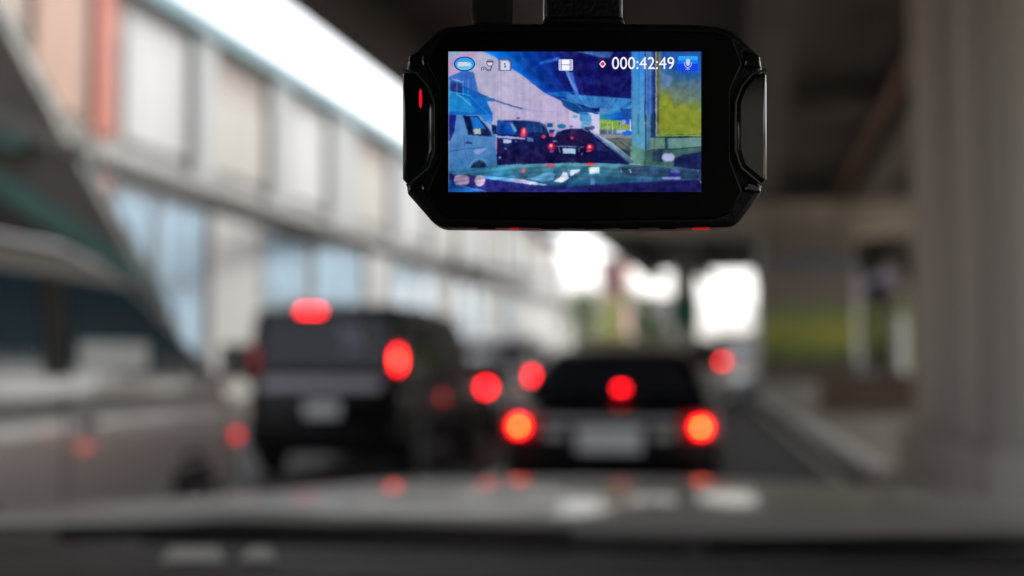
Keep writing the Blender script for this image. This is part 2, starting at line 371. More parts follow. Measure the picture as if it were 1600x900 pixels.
# ---------------------------------------------------------------- cars
def cabin_mb(prof, zb, wb, k, r=.09, crown=.03):
    """prof: list of (y, ztop). Cross-section with straight sides of tumblehome k and rounded roof edges."""
    W = lambda z: wb - k * (z - zb)
    secs = []
    for (y, zt) in prof:
        h = max(zt - zb, .02); rr = min(r, h * .8)
        pts = [(-W(zb), zb), (-W(zt - rr), zt - rr)]
        for a in (30, 60, 90):
            pts.append((-W(zt - rr) + rr * (1 - math.cos(R(a))) , zt - rr + rr * math.sin(R(a))))
        x0 = pts[-1][0]
        for u in (-.6, -.2, .2, .6):
            pts.append((-u * x0 * -1 if False else u * -x0, zt + crown * (1 - u * u) * min(1, h)))
        right = [(-p[0], p[1]) for p in pts[:5][::-1]]
        pts = pts + right
        secs.append([(p[0], y, p[1]) for p in pts])
    return MB().loft(secs)
def lower_mb(stn, zbot=.28):
    secs = []
    for (y, zt, w_) in stn:
        pr = [(w_ - .10, zbot), (w_ - .02, zbot + .08), (w_, .5), (w_, max(.6, zt - .25)), (w_ - .03, zt - .08), (w_ - .10, zt - .01), (w_ * .5, zt + .015)]
        pts = [(-a, b) for (a, b) in pr] + [(a, b) for (a, b) in pr[::-1]]
        secs.append([(p[0], y, p[1]) for p in pts])
    return MB().loft(secs)
def plate3(name, pts, m, root, off, bevel=.004):
    """a thin closed panel through 3D points, thickened along off"""
    off = Vector(off); n = len(pts)
    vs = [Vector(p) for p in pts] + [Vector(p) + off for p in pts]
    fs = [tuple(range(n))[::-1], tuple(range(n, 2 * n))] + [(i, (i + 1) % n, n + (i + 1) % n, n + i) for i in range(n)]
    return MB().add(vs, fs).build(name, m, root, bevel=bevel)
def wheel(root, x, y, rad=.32, wd=.2):
    e = empty('wheel', (x, y, rad)); e.parent = root
    s = 1 if x > 0 else -1
    MB().lathe([(-wd / 2, rad * .62), (-wd / 2, rad * .93), (-wd / 2 + .03, rad), (wd / 2 - .03, rad), (wd / 2, rad * .93), (wd / 2, rad * .62)], 'x', 36).build('tyre', rubber, e)
    m = MB(); m.lathe([(s * (wd / 2 - .05), .0), (s * (wd / 2 - .05), rad * .6), (s * (wd / 2 + .004), rad * .63), (s * (wd / 2 + .004), rad * .57), (s * (wd / 2 - .02), rad * .2), (s * (wd / 2 - .01), 0.001)], 'x', 30)
    for k in range(5):
        a = 2 * math.pi * k / 5
        M = Matrix.Rotation(a, 4, 'X')
        m.box(min(s * (wd / 2 - .04), s * (wd / 2)), max(s * (wd / 2 - .04), s * (wd / 2)), -.025, .025, 0.02, rad * .6, M)
    m.build('rim', alloy, e)
def arch(root, x, y, rad, m):
    s = 1 if x > 0 else -1
    pts = [(y + rad * 1.18 * math.cos(R(a)), rad + rad * 1.18 * math.sin(R(a))) for a in range(-20, 201, 11)]
    MB().prism(pts, 'x', x - s * .12, x + s * .006).build('wheel_arch', rubber, root)
def side_glass(root, W, zb_, poly, sides=(1, -1), m=None):
    for s in sides:
        plate3('window', [(s * (W(z) + .001), y, z) for (y, z) in poly], m or dark_glass, root, (s * .008, 0, 0), 0)
def lamp(root, nm, x0, x1, z0, z1, y, th=.05, lens=None, emit=None, core=None, er=None, seg=24, push=.0):
    """a tail lamp: lens plate with a lit round or tall bulb reflector in it"""
    L = MB().box(x0, x1, y - th, y + .03, z0, z1).build(nm, lens or red_lens, root, bevel=.018, bseg=3)
    if emit is not None:
        cx, cz = (x0 + x1) / 2 + push, (z0 + z1) / 2
        rx, rz = er
        pts = [(cx + rx * math.cos(2 * math.pi * k / seg), cz + rz * math.sin(2 * math.pi * k / seg)) for k in range(seg)]
        MB().prism(pts, 'y', y - th - .012, y - th + .004).build('lit_bulb', emit, L, smooth=False)
        if core:
            pts = [(cx + rx * .33 * math.cos(2 * math.pi * k / seg), cz + rz * .33 * math.sin(2 * math.pi * k / seg)) for k in range(seg)]
            MB().prism(pts, 'y', y - th - .018, y - th - .010).build('bulb_core', core, L, smooth=False)
    return L
def mirror(root, x, y, z, m, sx=.2, sz=.14):
    s = 1 if x > 0 else -1
    M_ = MB().box(min(x, x + s * sx), max(x, x + s * sx), y - .05, y + .09, z - sz / 2, z + sz / 2).build('door_mirror', m, root, bevel=.03, bseg=3)
    MB().box(min(x + s * .025, x + s * (sx - .02)), max(x + s * .025, x + s * (sx - .02)), y - .056, y - .049, z - sz / 2 + .02, z + sz / 2 - .02).build('mirror_glass', chrome, M_)

def make_saloon(root, paint, hw=.86, L=4.4, zr=1.40, belt=.93, em=lamp_red, core=lamp_core, lx=.707, lz=.79, er=(.056, .056), hatch=False, hb=True, boot=.93):
    W = lambda z: hw - .06 - .32 * (z - belt)
    body = lower_mb([(0.0, boot - .12, hw - .12), (.06, boot, hw - .05), (.3, boot + .02, hw), (1.0, belt + .02, hw), (3.0, belt + .01, hw), (3.3, belt - .03, hw), (4.0, .82, hw - .03), (L - .1, .7, hw - .1), (L, .62, hw - .18)])
    rb = .12 if hatch else .55
    prof = [(rb, belt - .02), (rb + .3, belt + .24), (rb + .62, zr - .08), (rb + .95, zr - .012), (1.95, zr), (2.4, zr - .03), (2.75, zr - .16), (3.15, belt + .1), (3.3, belt - .01)]
    cb = cabin_mb(prof, belt - .05, hw - .06, .32)
    body.add(cb.v, cb.f)
    body.build('body', paint, root)
    # rear window on the sloping face
    y0, z0 = rb + .07, belt + .06; y1, z1 = rb + .62, zr - .09
    plate3('rear_window', [(-(W(z0) - .10), y0 - .02, z0), ((W(z0) - .10), y0 - .02, z0), ((W(z1) - .13), y1 - .05, z1 + .01), (-(W(z1) - .13), y1 - .05, z1 + .01)], dark_glass, root, (0, -.028, .028), .006)
    plate3('windscreen', [(-(W(z0) - .10), 3.24, z0 - .02), ((W(z0) - .10), 3.24, z0 - .02), ((W(z1) - .13), 2.72, z1 - .02), (-(W(z1) - .13), 2.72, z1 - .02)], dark_glass, root, (0, .03, .03), .006)
    side_glass(root, W, belt, [(rb + .38, belt + .05), (1.55, belt + .04), (1.55, zr - .12), (rb + .75, zr - .13)])
    side_glass(root, W, belt, [(1.62, belt + .04), (2.98, belt + .04), (2.55, zr - .15), (1.62, zr - .12)])
    for s in (-1, 1):
        for yy in (.8, 3.55): wheel(root, s * (hw - .09), yy); arch(root, s * hw, yy, .32, paint)
        lamp(root, 'tail_light', min(s * (lx - .15), s * (hw - .04)), max(s * (lx - .15), s * (hw - .04)), lz - .09, lz + .1, .045, emit=em, core=core, er=er, push=s * (lx - (lx - .15 + hw - .04) / 2))
        mirror(root, s * (hw - .02), 2.75, belt + .1, chrome_rough if paint is black_paint else paint)
        for yy in (1.25, 2.3): MB().box(s * (hw + .002) - .012, s * (hw + .002) + .012, yy, yy + .16, belt - .14, belt - .11).build('door_handle', chrome, root, bevel=.004)
    MB().box(-hw + .1, hw - .1, -.07, .1, .32, .58).build('rear_bumper', paint, root, bevel=.05, bseg=3)
    MB().box(-.52, .52, -.045, .02, .82, .865).build('chrome_strip', chrome_rough, root, bevel=.005)
    pl = MB().box(-.25, .25, -.04, .02, .60, .79).build('number_plate', plate_m, root, bevel=.004)
    for s in (-1, 1): MB().box(min(s * .34, s * .5), max(s * .34, s * .5), -.05, .02, .70, .78).build('reversing_light', clear_lens, root, bevel=.01)
    if hb:
        MB().box(.02, .09, rb + .075, rb + .10, belt + .135, belt + .165).build('high_brake_light', lamp_red, root)
    MB().tube([(.45, -.05, .27), (.45, .2, .27)], .03).build('exhaust', chrome, root)

def make_minivan(root, paint, lit=(-1, 1), hw=.9, L=4.7, zr=1.86, em=lamp_red, core=lamp_core2, belt=1.12, tall=True, lz=1.32, er=(.047, .115), hb=(-.1, .11)):
    W = lambda z: hw - .02 - .10 * (z - belt)
    body = lower_mb([(0.0, .95, hw - .12), (.05, belt, hw - .05), (.3, belt + .01, hw), (3.3, belt, hw), (4.0, belt - .02, hw), (L - .4, .98, hw - .04), (L - .08, .8, hw - .1), (L, .7, hw - .2)])
    prof = [(.02, belt - .04), (.06, zr - .5), (.12, zr - .08), (.24, zr - .012), (1.6, zr), (2.9, zr - .03), (3.4, zr - .13), (4.05, belt + .1), (4.25, belt - .02)]
    cb = cabin_mb(prof, belt - .05, hw - .02, .10, r=.07)
    body.add(cb.v, cb.f); body.build('body', paint, root)
    plate3('rear_window', [(-(hw - .17), .045, belt + .1), ((hw - .17), .045, belt + .1), ((hw - .22), .135, zr - .16), (-(hw - .22), .135, zr - .16)], dark_glass, root, (0, -.03, .006), .006)
    plate3('windscreen', [(-(hw - .14), 4.08, belt + .06), ((hw - .14), 4.08, belt + .06), ((hw - .2), 3.46, zr - .17), (-(hw - .2), 3.46, zr - .17)], dark_glass, root, (0, .03, .03), .006)
    for (a, b) in ((.3, 1.2), (1.28, 2.25), (2.33, 3.45)):
        e = (3.8 if b > 3 else b)
        side_glass(root, W, belt, [(a, belt + .06), (e, belt + .06), (b - (.1 if b > 3 else 0), zr - .2), (a + .02, zr - .18)])
    for s in (-1, 1):
        for yy in (.75, 3.75): wheel(root, s * (hw - .09), yy, .33); arch(root, s * hw, yy, .33, paint)
        x0, x1 = sorted((s * (hw - .15), s * (hw - .03)))
        lamp(root, 'tail_light', x0, x1, lz - er[1] - .05, lz + er[1] + .05, .055, th=.05, emit=em if s in lit else None, core=core, er=er, push=s * .01)
        mirror(root, s * (hw - .02), 3.65, belt + .12, paint)
        for yy in (1.0, 2.45): MB().box(s * (hw + .002) - .012, s * (hw + .002) + .012, yy, yy + .18, belt - .16, belt - .13).build('door_handle', chrome, root, bevel=.004)
    MB().box(-hw + .08, hw - .08, -.09, .1, .34, .64).build('rear_bumper', paint, root, bevel=.05, bseg=3)
    MB().box(-.70, .66, -.045, .03, .99, 1.12).build('chrome_strip', bright_strip, root, bevel=.008)
    MB().box(-.2, .2, -.035, .02, .70, .86).build('number_plate', plate_m, root, bevel=.004)
    if hb: MB().box(hb[0] - .12, hb[0] + .12, .085, .15, zr - .1, zr - .06).build('high_brake_light', lamp_red, root)
    MB().tube([(-.1, 1.0, zr + .01), (-.1, .96, zr + .09), (-.1, .9, zr + .1)], .02).build('roof_aerial', trim, root)

# sedan ahead, minivan beside it
sd_ = tag(empty('saloon_car', (-.735, 10.0, 0)), 'black saloon car with both brake lights lit, straight ahead of our bonnet', 'car', 'cars queued under the overpass')
make_saloon(sd_, black_paint)
mv = tag(empty('minivan', (-4.13, 13.6, 0)), 'tall black minivan with a lit vertical tail light, chrome strip and dark windows', 'minivan', 'cars queued under the overpass')
make_minivan(mv, black_paint, lit=(1,), hb=(-.18, 0), zr=1.94, hw=.92, L=5.15)
MB().add([(.28, .04, 1.28), (.50, .04, 1.27), (.33, .105, 1.72), (.14, .105, 1.72)] + [(.28, .025, 1.28), (.50, .025, 1.27), (.33, .09, 1.72), (.14, .09, 1.72)], [(0, 1, 2, 3), (7, 6, 5, 4), (0, 4, 5, 1), (1, 5, 6, 2), (2, 6, 7, 3), (3, 7, 4, 0)]).build('window_strip', mat('pale_blue_strip', (.22, .26, .36), .6), mv)  # pale blue slanted strip at the right of the rear window
MB().box(.915, .935, 1.80, 1.88, .82, .90).build('body_red_glint', glint_red, mv, bevel=.01)  # glowing block imitates a red light reflected in the door

van_glass = mat('blue_reflection_glass', (.03, .065, .09), .08, spec=.6)  # blue reflection put into the pane colour
mv.scale = (1, 1.07, 1)
# silver van alongside on the left
van = tag(empty('panel_van', (-4.18, 4.5, 0)), 'silver van alongside at the left edge, its nose beside the black minivan', 'van')
hv = .86; vb = 1.17
Wv = lambda z: hv - .01 - .17 * (z - vb)
vb_m = lower_mb([(0, 1.1, hv - .06), (.06, vb, hv - .02), (.3, vb, hv), (3.9, vb, hv), (4.25, vb - .02, hv - .01), (4.5, 1.05, hv - .06), (4.66, .9, hv - .14), (4.72, .7, hv - .2)], zbot=.3)
cb = cabin_mb([(.02, vb - .02), (.1, 1.8), (.25, 1.93), (.7, 1.97), (2.1, 1.96), (2.5, 1.90), (2.85, 1.79), (4.1, vb + .06), (4.3, vb - .03)], vb - .05, hv - .01, .17, r=.12)
vb_m.add(cb.v, cb.f); vb_m.build('body', silver_paint, van)
side_glass(van, Wv, vb, [(1.93, vb + .04), (3.82, vb + .03), (3.74, vb + .12), (2.95, 1.66), (2.75, 1.74), (2.02, 1.76)], m=van_glass)
side_glass(van, Wv, vb, [(.4, vb + .1), (1.62, vb + .08), (1.68, 1.76), (.45, 1.77)], m=van_glass)
side_glass(van, Wv, vb, [(1.66, vb + .05), (1.90, vb + .05), (1.98, 1.76), (1.71, 1.76)], m=trim)
plate3('windscreen', [(-.72, 4.13, vb + .04), (.72, 4.13, vb + .04), (.6, 2.98, 1.73), (-.6, 2.98, 1.73)], dark_glass, van, (0, .02, .03), .006)
for s in (-1, 1):
    for yy in (.9, 3.55): wheel(van, s * (hv - .09), yy, .33); arch(van, s * hv, yy, .33, silver_paint)
    mirror(van, s * (hv - .0), 4.02, 1.30, trim, .2, .24)
    MB().box(s * (hv + .002) - .014, s * (hv + .002) + .014, 2.0, 2.17, .94, .98).build('door_handle', trim, van, bevel=.005)
    MB().box(s * (hv + .001) - .004, s * (hv + .001) + .004, 1.84, 1.85, .4, vb - .02).build('door_seam', trim, van)
    MB().box(s * (hv + .003) - .01, s * (hv + .003) + .01, 1.9, 4.3, .62, .66).build('side_moulding', silver_paint, van, bevel=.008)
    x0, x1 = sorted((s * (hv - .17), s * (hv - .0)))
    MB().box(x0, x1, 4.35, 4.56, .82, 1.0).build('headlight', clear_lens, van, bevel=.03, bseg=3)
    MB().box(s * (hv - .03) - .02, s * (hv - .03) + .02, 4.38, 4.44, .74, .80).build('body_red_glint', glint_red, van, bevel=.008)  # added glowing spot in place of a red reflection on the van side
# pale card added in the door window to imitate a white reflection
MB().box(.83, .85, 2.0, 2.85, vb + .07, vb + .24).build('window_reflection_card', mat('window_reflection_white', (.8, .82, .8), .7), van)

# queue further ahead
c1 = tag(empty('saloon_car', (-4.2, 20.5, 0)), 'charcoal saloon car in the left lane just past the black minivan', 'car', 'cars queued under the overpass')
make_saloon(c1, mat('charcoal_car_paint', (.02, .02, .022), .3, coat=.3), hb=False, em=lamp_red, core=None, lz=.88, er=(.09, .09))
c2 = tag(empty('minivan', (-4.35, 26.2, 0)), 'white minivan farther up the left lane, between the minivan and saloon roofs', 'minivan', 'cars queued under the overpass')
make_minivan(c2, white_paint, em=lamp_red, core=None, lz=1.0, er=(.10, .10), hb=None)
c3 = tag(empty('estate_car', (-1.02, 17.6, 0)), 'pale gold tall car hidden behind the black saloon, its light roof showing', 'car', 'cars queued under the overpass')
make_minivan(c3, cream_paint, zr=1.62, belt=1.0, hw=.86, em=None, core=None, lz=1.0, er=(.05, .1), hb=None)
c4 = tag(empty('minivan', (-.42, 29.0, 0)), 'light grey van with one high red tail light showing right of the black saloon', 'minivan', 'cars queued under the overpass')
make_minivan(c4, silver_paint, zr=1.82, em=lamp_red, core=None, lz=1.3, er=(.05, .05), hb=None)
c5 = tag(copy_tree(c1, swap={'charcoal_car_paint': white_paint}), 'white saloon car far up the left lane beyond the white minivan', 'car')
c5.location = (-4.1, 34, 0)
c7 = tag(copy_tree(c2, swap={'white_car_paint': cream_paint}), 'cream minivan at the far end of the left lane, behind the white saloon', 'minivan')
c7.location = (-3.9, 42, 0)
c6 = tag(copy_tree(c4, swap={'silver_car_paint': white_paint}), 'far white van at the head of the visible queue, near the farthest pier', 'minivan')
c6.location = (-.1, 40, 0)
pk = tag(empty('parked_car', tuple(at(1362, HORIZON, 44.5).xy) + (.0,), R(70)), 'pale blue parked car beyond the low wall under the deck', 'car')
make_saloon(pk, blue_paint, hb=False, em=None, core=None, hatch=True)

# ---------------------------------------------------------------- far end of the street
leaf_m = mat('leaves', (.07, .11, .03), .7, noise=.5, nscale=1.5); leaf_y = mat('yellow_green_leaves', (.30, .33, .07), .7, noise=.4, nscale=1.5)
bark = mat('bark', (.10, .08, .06), .9, noise=.3, nscale=3)
def tree(px, Y, h, rad, label, lm, n=1500, name='tree', cat='tree', grp='street trees at the far end'):
    p = at(px, HORIZON, Y); root = tag(empty(name, (p.x, p.y, 0)), label, cat, grp)
    m = MB(); m.tube([(0, 0, 0), (.05, .03, h * .25), (-.05, 0, h * .5), (.1, .05, h * .8)], [.2, .16, .12, .05])
    rnd = random.Random(int(px)); cl = []
    for k in range(9):
        a = rnd.uniform(0, 6.28); rr = rad * rnd.uniform(.2, .8); c = Vector((rr * math.cos(a), rr * math.sin(a), h * rnd.uniform(.42, .92))); cl.append((c, rad * rnd.uniform(.3, .55)))
        m.tube([(0, 0, h * .35), tuple(c * .6 + Vector((0, 0, h * .18))), tuple(c)], [.07, .05, .02], 6)
    m.build('trunk', bark, root)
    q = MB()
    for _ in range(n):
        c, r0 = rnd.choice(cl); d = Vector((rnd.gauss(0, 1), rnd.gauss(0, 1), rnd.gauss(0, .8))).normalized() * r0 * rnd.random() ** .4
        o = c + d; s = rnd.uniform(.10, .24) * (h / 7) ** .5
        u = Vector((rnd.gauss(0, 1), rnd.gauss(0, 1), rnd.gauss(0, 1))).normalized(); v = u.orthogonal().normalized()
        q.add([o - u * s, o + v * s * .5, o + u * s, o - v * s * .5], [(0, 1, 2, 3)])
    q.build('crown', lm, root, smooth=False)
tree(905, 100, 7.2, 2.6, 'leafy green tree beyond the far corner of the long building', leaf_m)
tree(935, 112, 6.5, 2.5, 'smaller yellow green tree at the end of the street', leaf_y)
tree(1010, 118, 8.0, 2.2, 'dark green tree beyond the left edge of the deck end', leaf_m)
tree(1248, 62, 3.6, 2.2, 'low bushy tree behind the mural pier', leaf_y)
tree(1376, 56, 3.7, 2.6, 'yellow green bushy tree between the white posts', leaf_y, 2000)
def far_building(px0, px1, Y, ztop, m, label, wm, depth=10, name='far_building'):
    a, b = at(px0, HORIZON, Y), at(px1, HORIZON, Y); wd = b.x - a.x
    r = tag(empty(name, (a.x, Y, 0)), label, 'building', 'buildings closing the far end of the street')
    MB().box(0, wd, 0, depth, 0, ztop).build('wall', m, r, bevel=.03, smooth=False)
    MB().box(-.2, wd + .2, -.2, depth + .2, ztop, ztop + .35).build('roof', ledge_m, r, bevel=.03, smooth=False)
    nx = max(1, int(wd / 3)); nz_ = max(1, int(ztop / 3.2))
    for i in range(nx):
        for j in range(nz_):
            x = (i + .5) * wd / nx; z = (j + .5) * ztop / nz_
            wn = MB().box(x - .6, x + .6, -.05, -.002, z - .7, z + .7).build('window', wm, r, smooth=False)
            MB().box(x - .7, x + .7, -.12, -.052, z - .8, z - .7).build('sill', concrete, wn, smooth=False)
far_building(938, 978, 135, 12.0, mat('rose_render', (.42, .24, .22), .8), 'rose coloured far building beside the trees', dark_glass)
far_building(990, 1050, 150, 8.5, panel_w, 'low white far building beyond the deck end', glass_m)
far_building(1052, 1088, 118, 10, mat('teal_far_render', (.06, .12, .11), .8), 'dark teal far building behind the farthest pier', dark_glass)
far_building(1120, 1185, 150, 4.3, panel_c, 'cream low building in the bright gap past the farthest pier', glass_m)
far_building(1190, 1330, 88, 9.5, mat('brown_far_render', (.24, .20, .18), .8), 'brown building behind the mural pier', dark_glass)
far_building(1345, 1400, 84, 7.5, mat('mauve_far_render', (.40, .34, .38), .8), 'mauve grey building seen between the white posts', dark_glass)
far_building(1415, 1800, 80, 10, bb_wall, 'taupe building behind the nearest grooved pier', dark_glass)
bk = tag(empty('sky_blocker_wall', (-60, -75, 0)), 'unseen dark wall added behind our car to cut sky reflections', 'building')
MB().box(0, 120, -10, 0, 0, 16).build('wall', mat('sky_blocker_umber', (.09, .08, .07), .85, noise=.2, nscale=.6), bk, smooth=False)  # unseen wall added to keep bright sky out of the black paint
far_building(700, 868, 106, 6.0, panel_w, 'low white building past the end of the long pale building', glass_m)

# ---------------------------------------------------------------- our own car
own = tag(empty('own_car', (-.12, 0, 0)), 'grey car we sit in, its bonnet, dashboard and wipers along the bottom', 'car')
U, V = 48, 40; hwb = .84
def bz(u, v):
    return 1.108 - .057 * v * v - .06 * (.2 + .8 * v) * abs(u) ** 2.6 - .05 * max(0, (v - .9) / .1) ** 2 + .008 * math.exp(-((abs(u) - .55) / .1) ** 2) * (1 - v * .6)
bon = MB(); vs = []
for j in range(V + 1):
    v = j / V; hwv = hwb - .03 * v - .12 * max(0, (v - .75) / .25) ** 2
    for i in range(U + 1):
        u = -1 + 2 * i / U; vs.append((u * hwv, 1.58 - .03 * (1 - u * u) + v * (1.24 - .12 * u * u), bz(u, v)))
bon.add(vs, [(j * (U + 1) + i, j * (U + 1) + i + 1, (j + 1) * (U + 1) + i + 1, (j + 1) * (U + 1) + i) for j in range(V) for i in range(U)])
bo = bon.build('bonnet', bonnet_paint, own)
so = bo.modifiers.new('s', 'SOLIDIFY'); so.thickness = .02; so.offset = -1
MB().box(-.84, .84, 1.305, 1.56, 1.02, 1.084).build('scuttle', trim, own, bevel=.01)
for s in (-1, 1):
    MB().prism([(-1.2, .35), (2.5, .3), (2.7, .55), (2.68, .9), (2.4, 1.0), (1.5, 1.01), (1.3, 1.02), (-1.2, .98)], 'x', s * .845, s * .875).build('side_panel', bonnet_paint, own, bevel=.01)
    wheel(own, s * .8, 2.05)
    MB().tube([(s * .82, 1.30, 1.05), (s * .74, .75, 1.36), (s * .66, .32, 1.53)], .035, 10).build('windscreen_pillar', trim, own)
    MB().tube([(s * .82, -.5, 1.0), (s * .74, -.5, 1.3), (s * .66, -.5, 1.53)], .05, 10).build('door_pillar', trim, own)
MB().box(-.8, .8, 2.55, 2.72, .3, .72).build('front_bumper', bonnet_paint, own, bevel=.04, bseg=3)
headliner = mat('dark_headliner', (.03, .03, .032), .95)
MB().box(-.7, .7, -2.2, .33, 1.535, 1.575).build('roof', headliner, own, bevel=.01)
seat_m = mat('dark_seat_fabric', (.02, .02, .022), .9, bump=.3)
for x in (-.45, .55):
    MB().box(x - .26, x + .26, -.75, -.55, .35, 1.1).box(x - .13, x + .13, -.72, -.6, 1.12, 1.34).build('seat', seat_m, own, bevel=.05, bseg=3)
MB().box(-.8, .8, -2.2, -2.1, .3, 1.535).build('rear_panel', headliner, own)
# dashboard: moulded top falling away to the windscreen, with a defroster slot
dash_m = mat('dashboard_plastic', (.018, .018, .02), .5, noise=.15, nscale=6, bump=.35, bscale=500)
db = MB(); secs = []
for x in [i / 16 for i in range(-13, 14)]:
    k = .012 * (1 - abs(x / .82) ** 3)
    e = 1.105 + k * .5
    secs.append([(x, 1.30, 1.0), (x, 1.30, e - .004), (x, 1.28, e), (x, 1.215, e + .000), (x, 1.205, e - .012), (x, 1.185, e - .012), (x, 1.175, e + .004), (x, 1.05, e + .001 + k), (x, .9, 1.10), (x, .82, 1.06), (x, .78, .98), (x, .78, .8), (x, 1.0, .8)])
db.loft(secs); db.build('dashboard', dash_m, own)
for (x0, dirn) in ((-.62, 1), (.12, 1)):
    e = MB(); e.tube([(x0, 1.405, 1.10), (x0 + .2, 1.395, 1.112), (x0 + .42, 1.375, 1.117), (x0 + .60, 1.365, 1.118)], [.009, .007, .006, .005], 8)
    wi = e.build('wiper', trim, own)
    MB().tube([(x0 + .12, 1.362, 1.102), (x0 + .72, 1.352, 1.106)], .005, 6).build('wiper_blade', rubber, wi)
# the clear windscreen pane (clean laminated glass: no tint)
gm = bpy.data.materials.new('clear_windscreen'); gm.use_nodes = True; gm.node_tree.nodes.clear()
t_ = gm.node_tree.nodes.new('ShaderNodeBsdfTransparent'); oo = gm.node_tree.nodes.new('ShaderNodeOutputMaterial'); gm.node_tree.links.new(t_.outputs[0], oo.inputs[0])
plate3('windscreen', [(-.80, 1.345, 1.085), (.80, 1.345, 1.085), (.66, .385, 1.525), (-.66, .385, 1.525)], gm, own, (0, .003, .005), 0)
# pale flat patches lying on the dashboard
def dash_patch(px0, px1, pya, pyb, label):
    z = 1.122
    def g(px, py):
        r = ray(px, py); return EYE + r * ((z - EYE.z) / r.z)
    a, b, c, d = g(px0, pyb), g(px1, pyb), g(px1 - 12, pya), g(px0 + 18, pya); base = (a + b + c + d) / 4
    o = MB().add([p - base + Vector((0, 0, dz)) for dz in (0, .0012) for p in (a, b, c, d)], [(0, 3, 2, 1), (4, 5, 6, 7), (0, 1, 5, 4), (1, 2, 6, 5), (2, 3, 7, 6), (3, 0, 4, 7)]).build('pale_patch', mat('patch', (.55, .54, .52), .6, noise=.05, nscale=30), loc=base)
    tag(o, label, 'patch', 'pale patches on the dashboard')
dash_patch(250, 352, 857, 878, 'left and larger pale flat patch on the dashboard')
dash_patch(374, 432, 857, 876, 'right and smaller pale flat patch on the dashboard')

# ---------------------------------------------------------------- the dashcam
K = DCAM / FPX
CX, CY = 914.0, 198.0
dc = bpy.data.objects.new('dashcam', None); C.objects.link(dc)
dc.location = EYE + CR @ Vector(((CX - 800) * K, (450 - CY) * K, -DCAM))
dc.rotation_euler = cam.rotation_euler; dc.empty_display_size = .05
tag(dc, 'black dash camera with lit screen showing the traffic and timer 000:42:49', 'dashcam')
def q(px, py): return ((px - CX) * K, (CY - py) * K)
gloss = mat('dashcam_black_plastic', (.005, .006, .008), .3, noise=.2, nscale=40, bump=.12, bscale=900)
grip_m = mat('dashcam_grip_gloss', (.006, .008, .008), .1, coat=1)
gloss2 = mat('dashcam_piano_black', (.003, .0035, .004), .3, coat=0, spec=.2)
body_px = [(697, 41), (740, 37), (914, 35), (1085, 37), (1122, 40), (1146, 48), (1190, 88), (1192, 112), (1187, 150), (1187, 245), (1192, 285), (1190, 303), (1152, 352), (1140, 355), (914, 357), (694, 355), (680, 352), (637, 303), (634, 283), (640, 245), (640, 150), (634, 112), (638, 90), (684, 47)]
bm_ = MB(); bm_.prism([q(*p) for p in body_px], 'z', -.020, 0)
bdy = bm_.build('body', gloss, dc, bevel=.0016, bseg=4)
# front bezel, raised a hair and smaller: leaves the chamfered look of the casing
bz_px = [(704, 50), (914, 46), (1120, 50), (1144, 62), (1160, 100), (1142, 140), (1142, 250), (1160, 300), (1140, 334), (1120, 342), (914, 345), (704, 342), (688, 334), (666, 300), (686, 250), (686, 140), (666, 100), (684, 62)]
MB().prism([q(*p) for p in bz_px], 'z', -.001, .0010).build('bezel', gloss2, dc, bevel=.0006, bseg=3)
for s in (-1, 1):
    mx = (lambda x: x) if s < 0 else (lambda x: 1826 - x)
    g_px = [(630, 113), (652, 119), (668, 138), (677, 162), (677, 236), (668, 262), (636, 289), (630, 280)]
    gr = MB().prism([q(mx(x), y) for (x, y) in (g_px if s < 0 else g_px[::-1])], 'z', -.017, .0022).build('side_grip', grip_m, dc, bevel=.0011, bseg=4)
    # bevel lines round the grip, edge highlights put into their paler colour
    ln = [(631, 111), (652, 117), (669, 137), (678, 162), (678, 237), (669, 263), (636, 291)]
    MB().tube([(*q(mx(x), y), .0018) for (x, y) in ln], .00035, 6).build('grip_edge', mat('grip_edge_highlight', (.07, .08, .08), .15, coat=1), gr)
    for (ya, yb) in ((88, 108), (290, 302)):
        MB().prism([q(mx(640), ya), q(mx(660), ya - 8 if ya < 200 else ya - 6), q(mx(664), yb - 3), q(mx(638), yb)][::(1 if s < 0 else -1)], 'z', -.001, .0014).build('corner_facet', grip_m, gr, bevel=.0005)
glint_m = mat('glowing_grip_glint', (.3, .0, .0), .3, emit=(1, .01, .03), estr=.22)  # glowing oval stands in for a red reflection on the grip
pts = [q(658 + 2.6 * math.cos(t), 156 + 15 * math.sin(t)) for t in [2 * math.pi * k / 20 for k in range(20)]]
MB().prism(pts, 'z', .0020, .0024).build('grip_red_glint', glint_m, dc, smooth=False)
# buttons along the lower edge; the two glowing ones imitate red reflections
glint_dim = mat('glowing_edge_glint', (.2, .0, .0), .3, emit=(1, .02, .04), estr=.1)
for (px, wd, m) in ((760, 16, gloss2), (803, 9, glint_dim), (860, 16, gloss2), (930, 16, gloss2), (985, 16, gloss2), (1045, 14, gloss2), (1098, 13, glint_dim)):
    MB().prism([q(px - wd, 357.6), q(px + wd, 357.6), q(px + wd * .8, 354.6), q(px - wd * .8, 354.6)][::-1], 'z', -.006, -.0012).build('button_and_glint', m, dc, bevel=.0003)
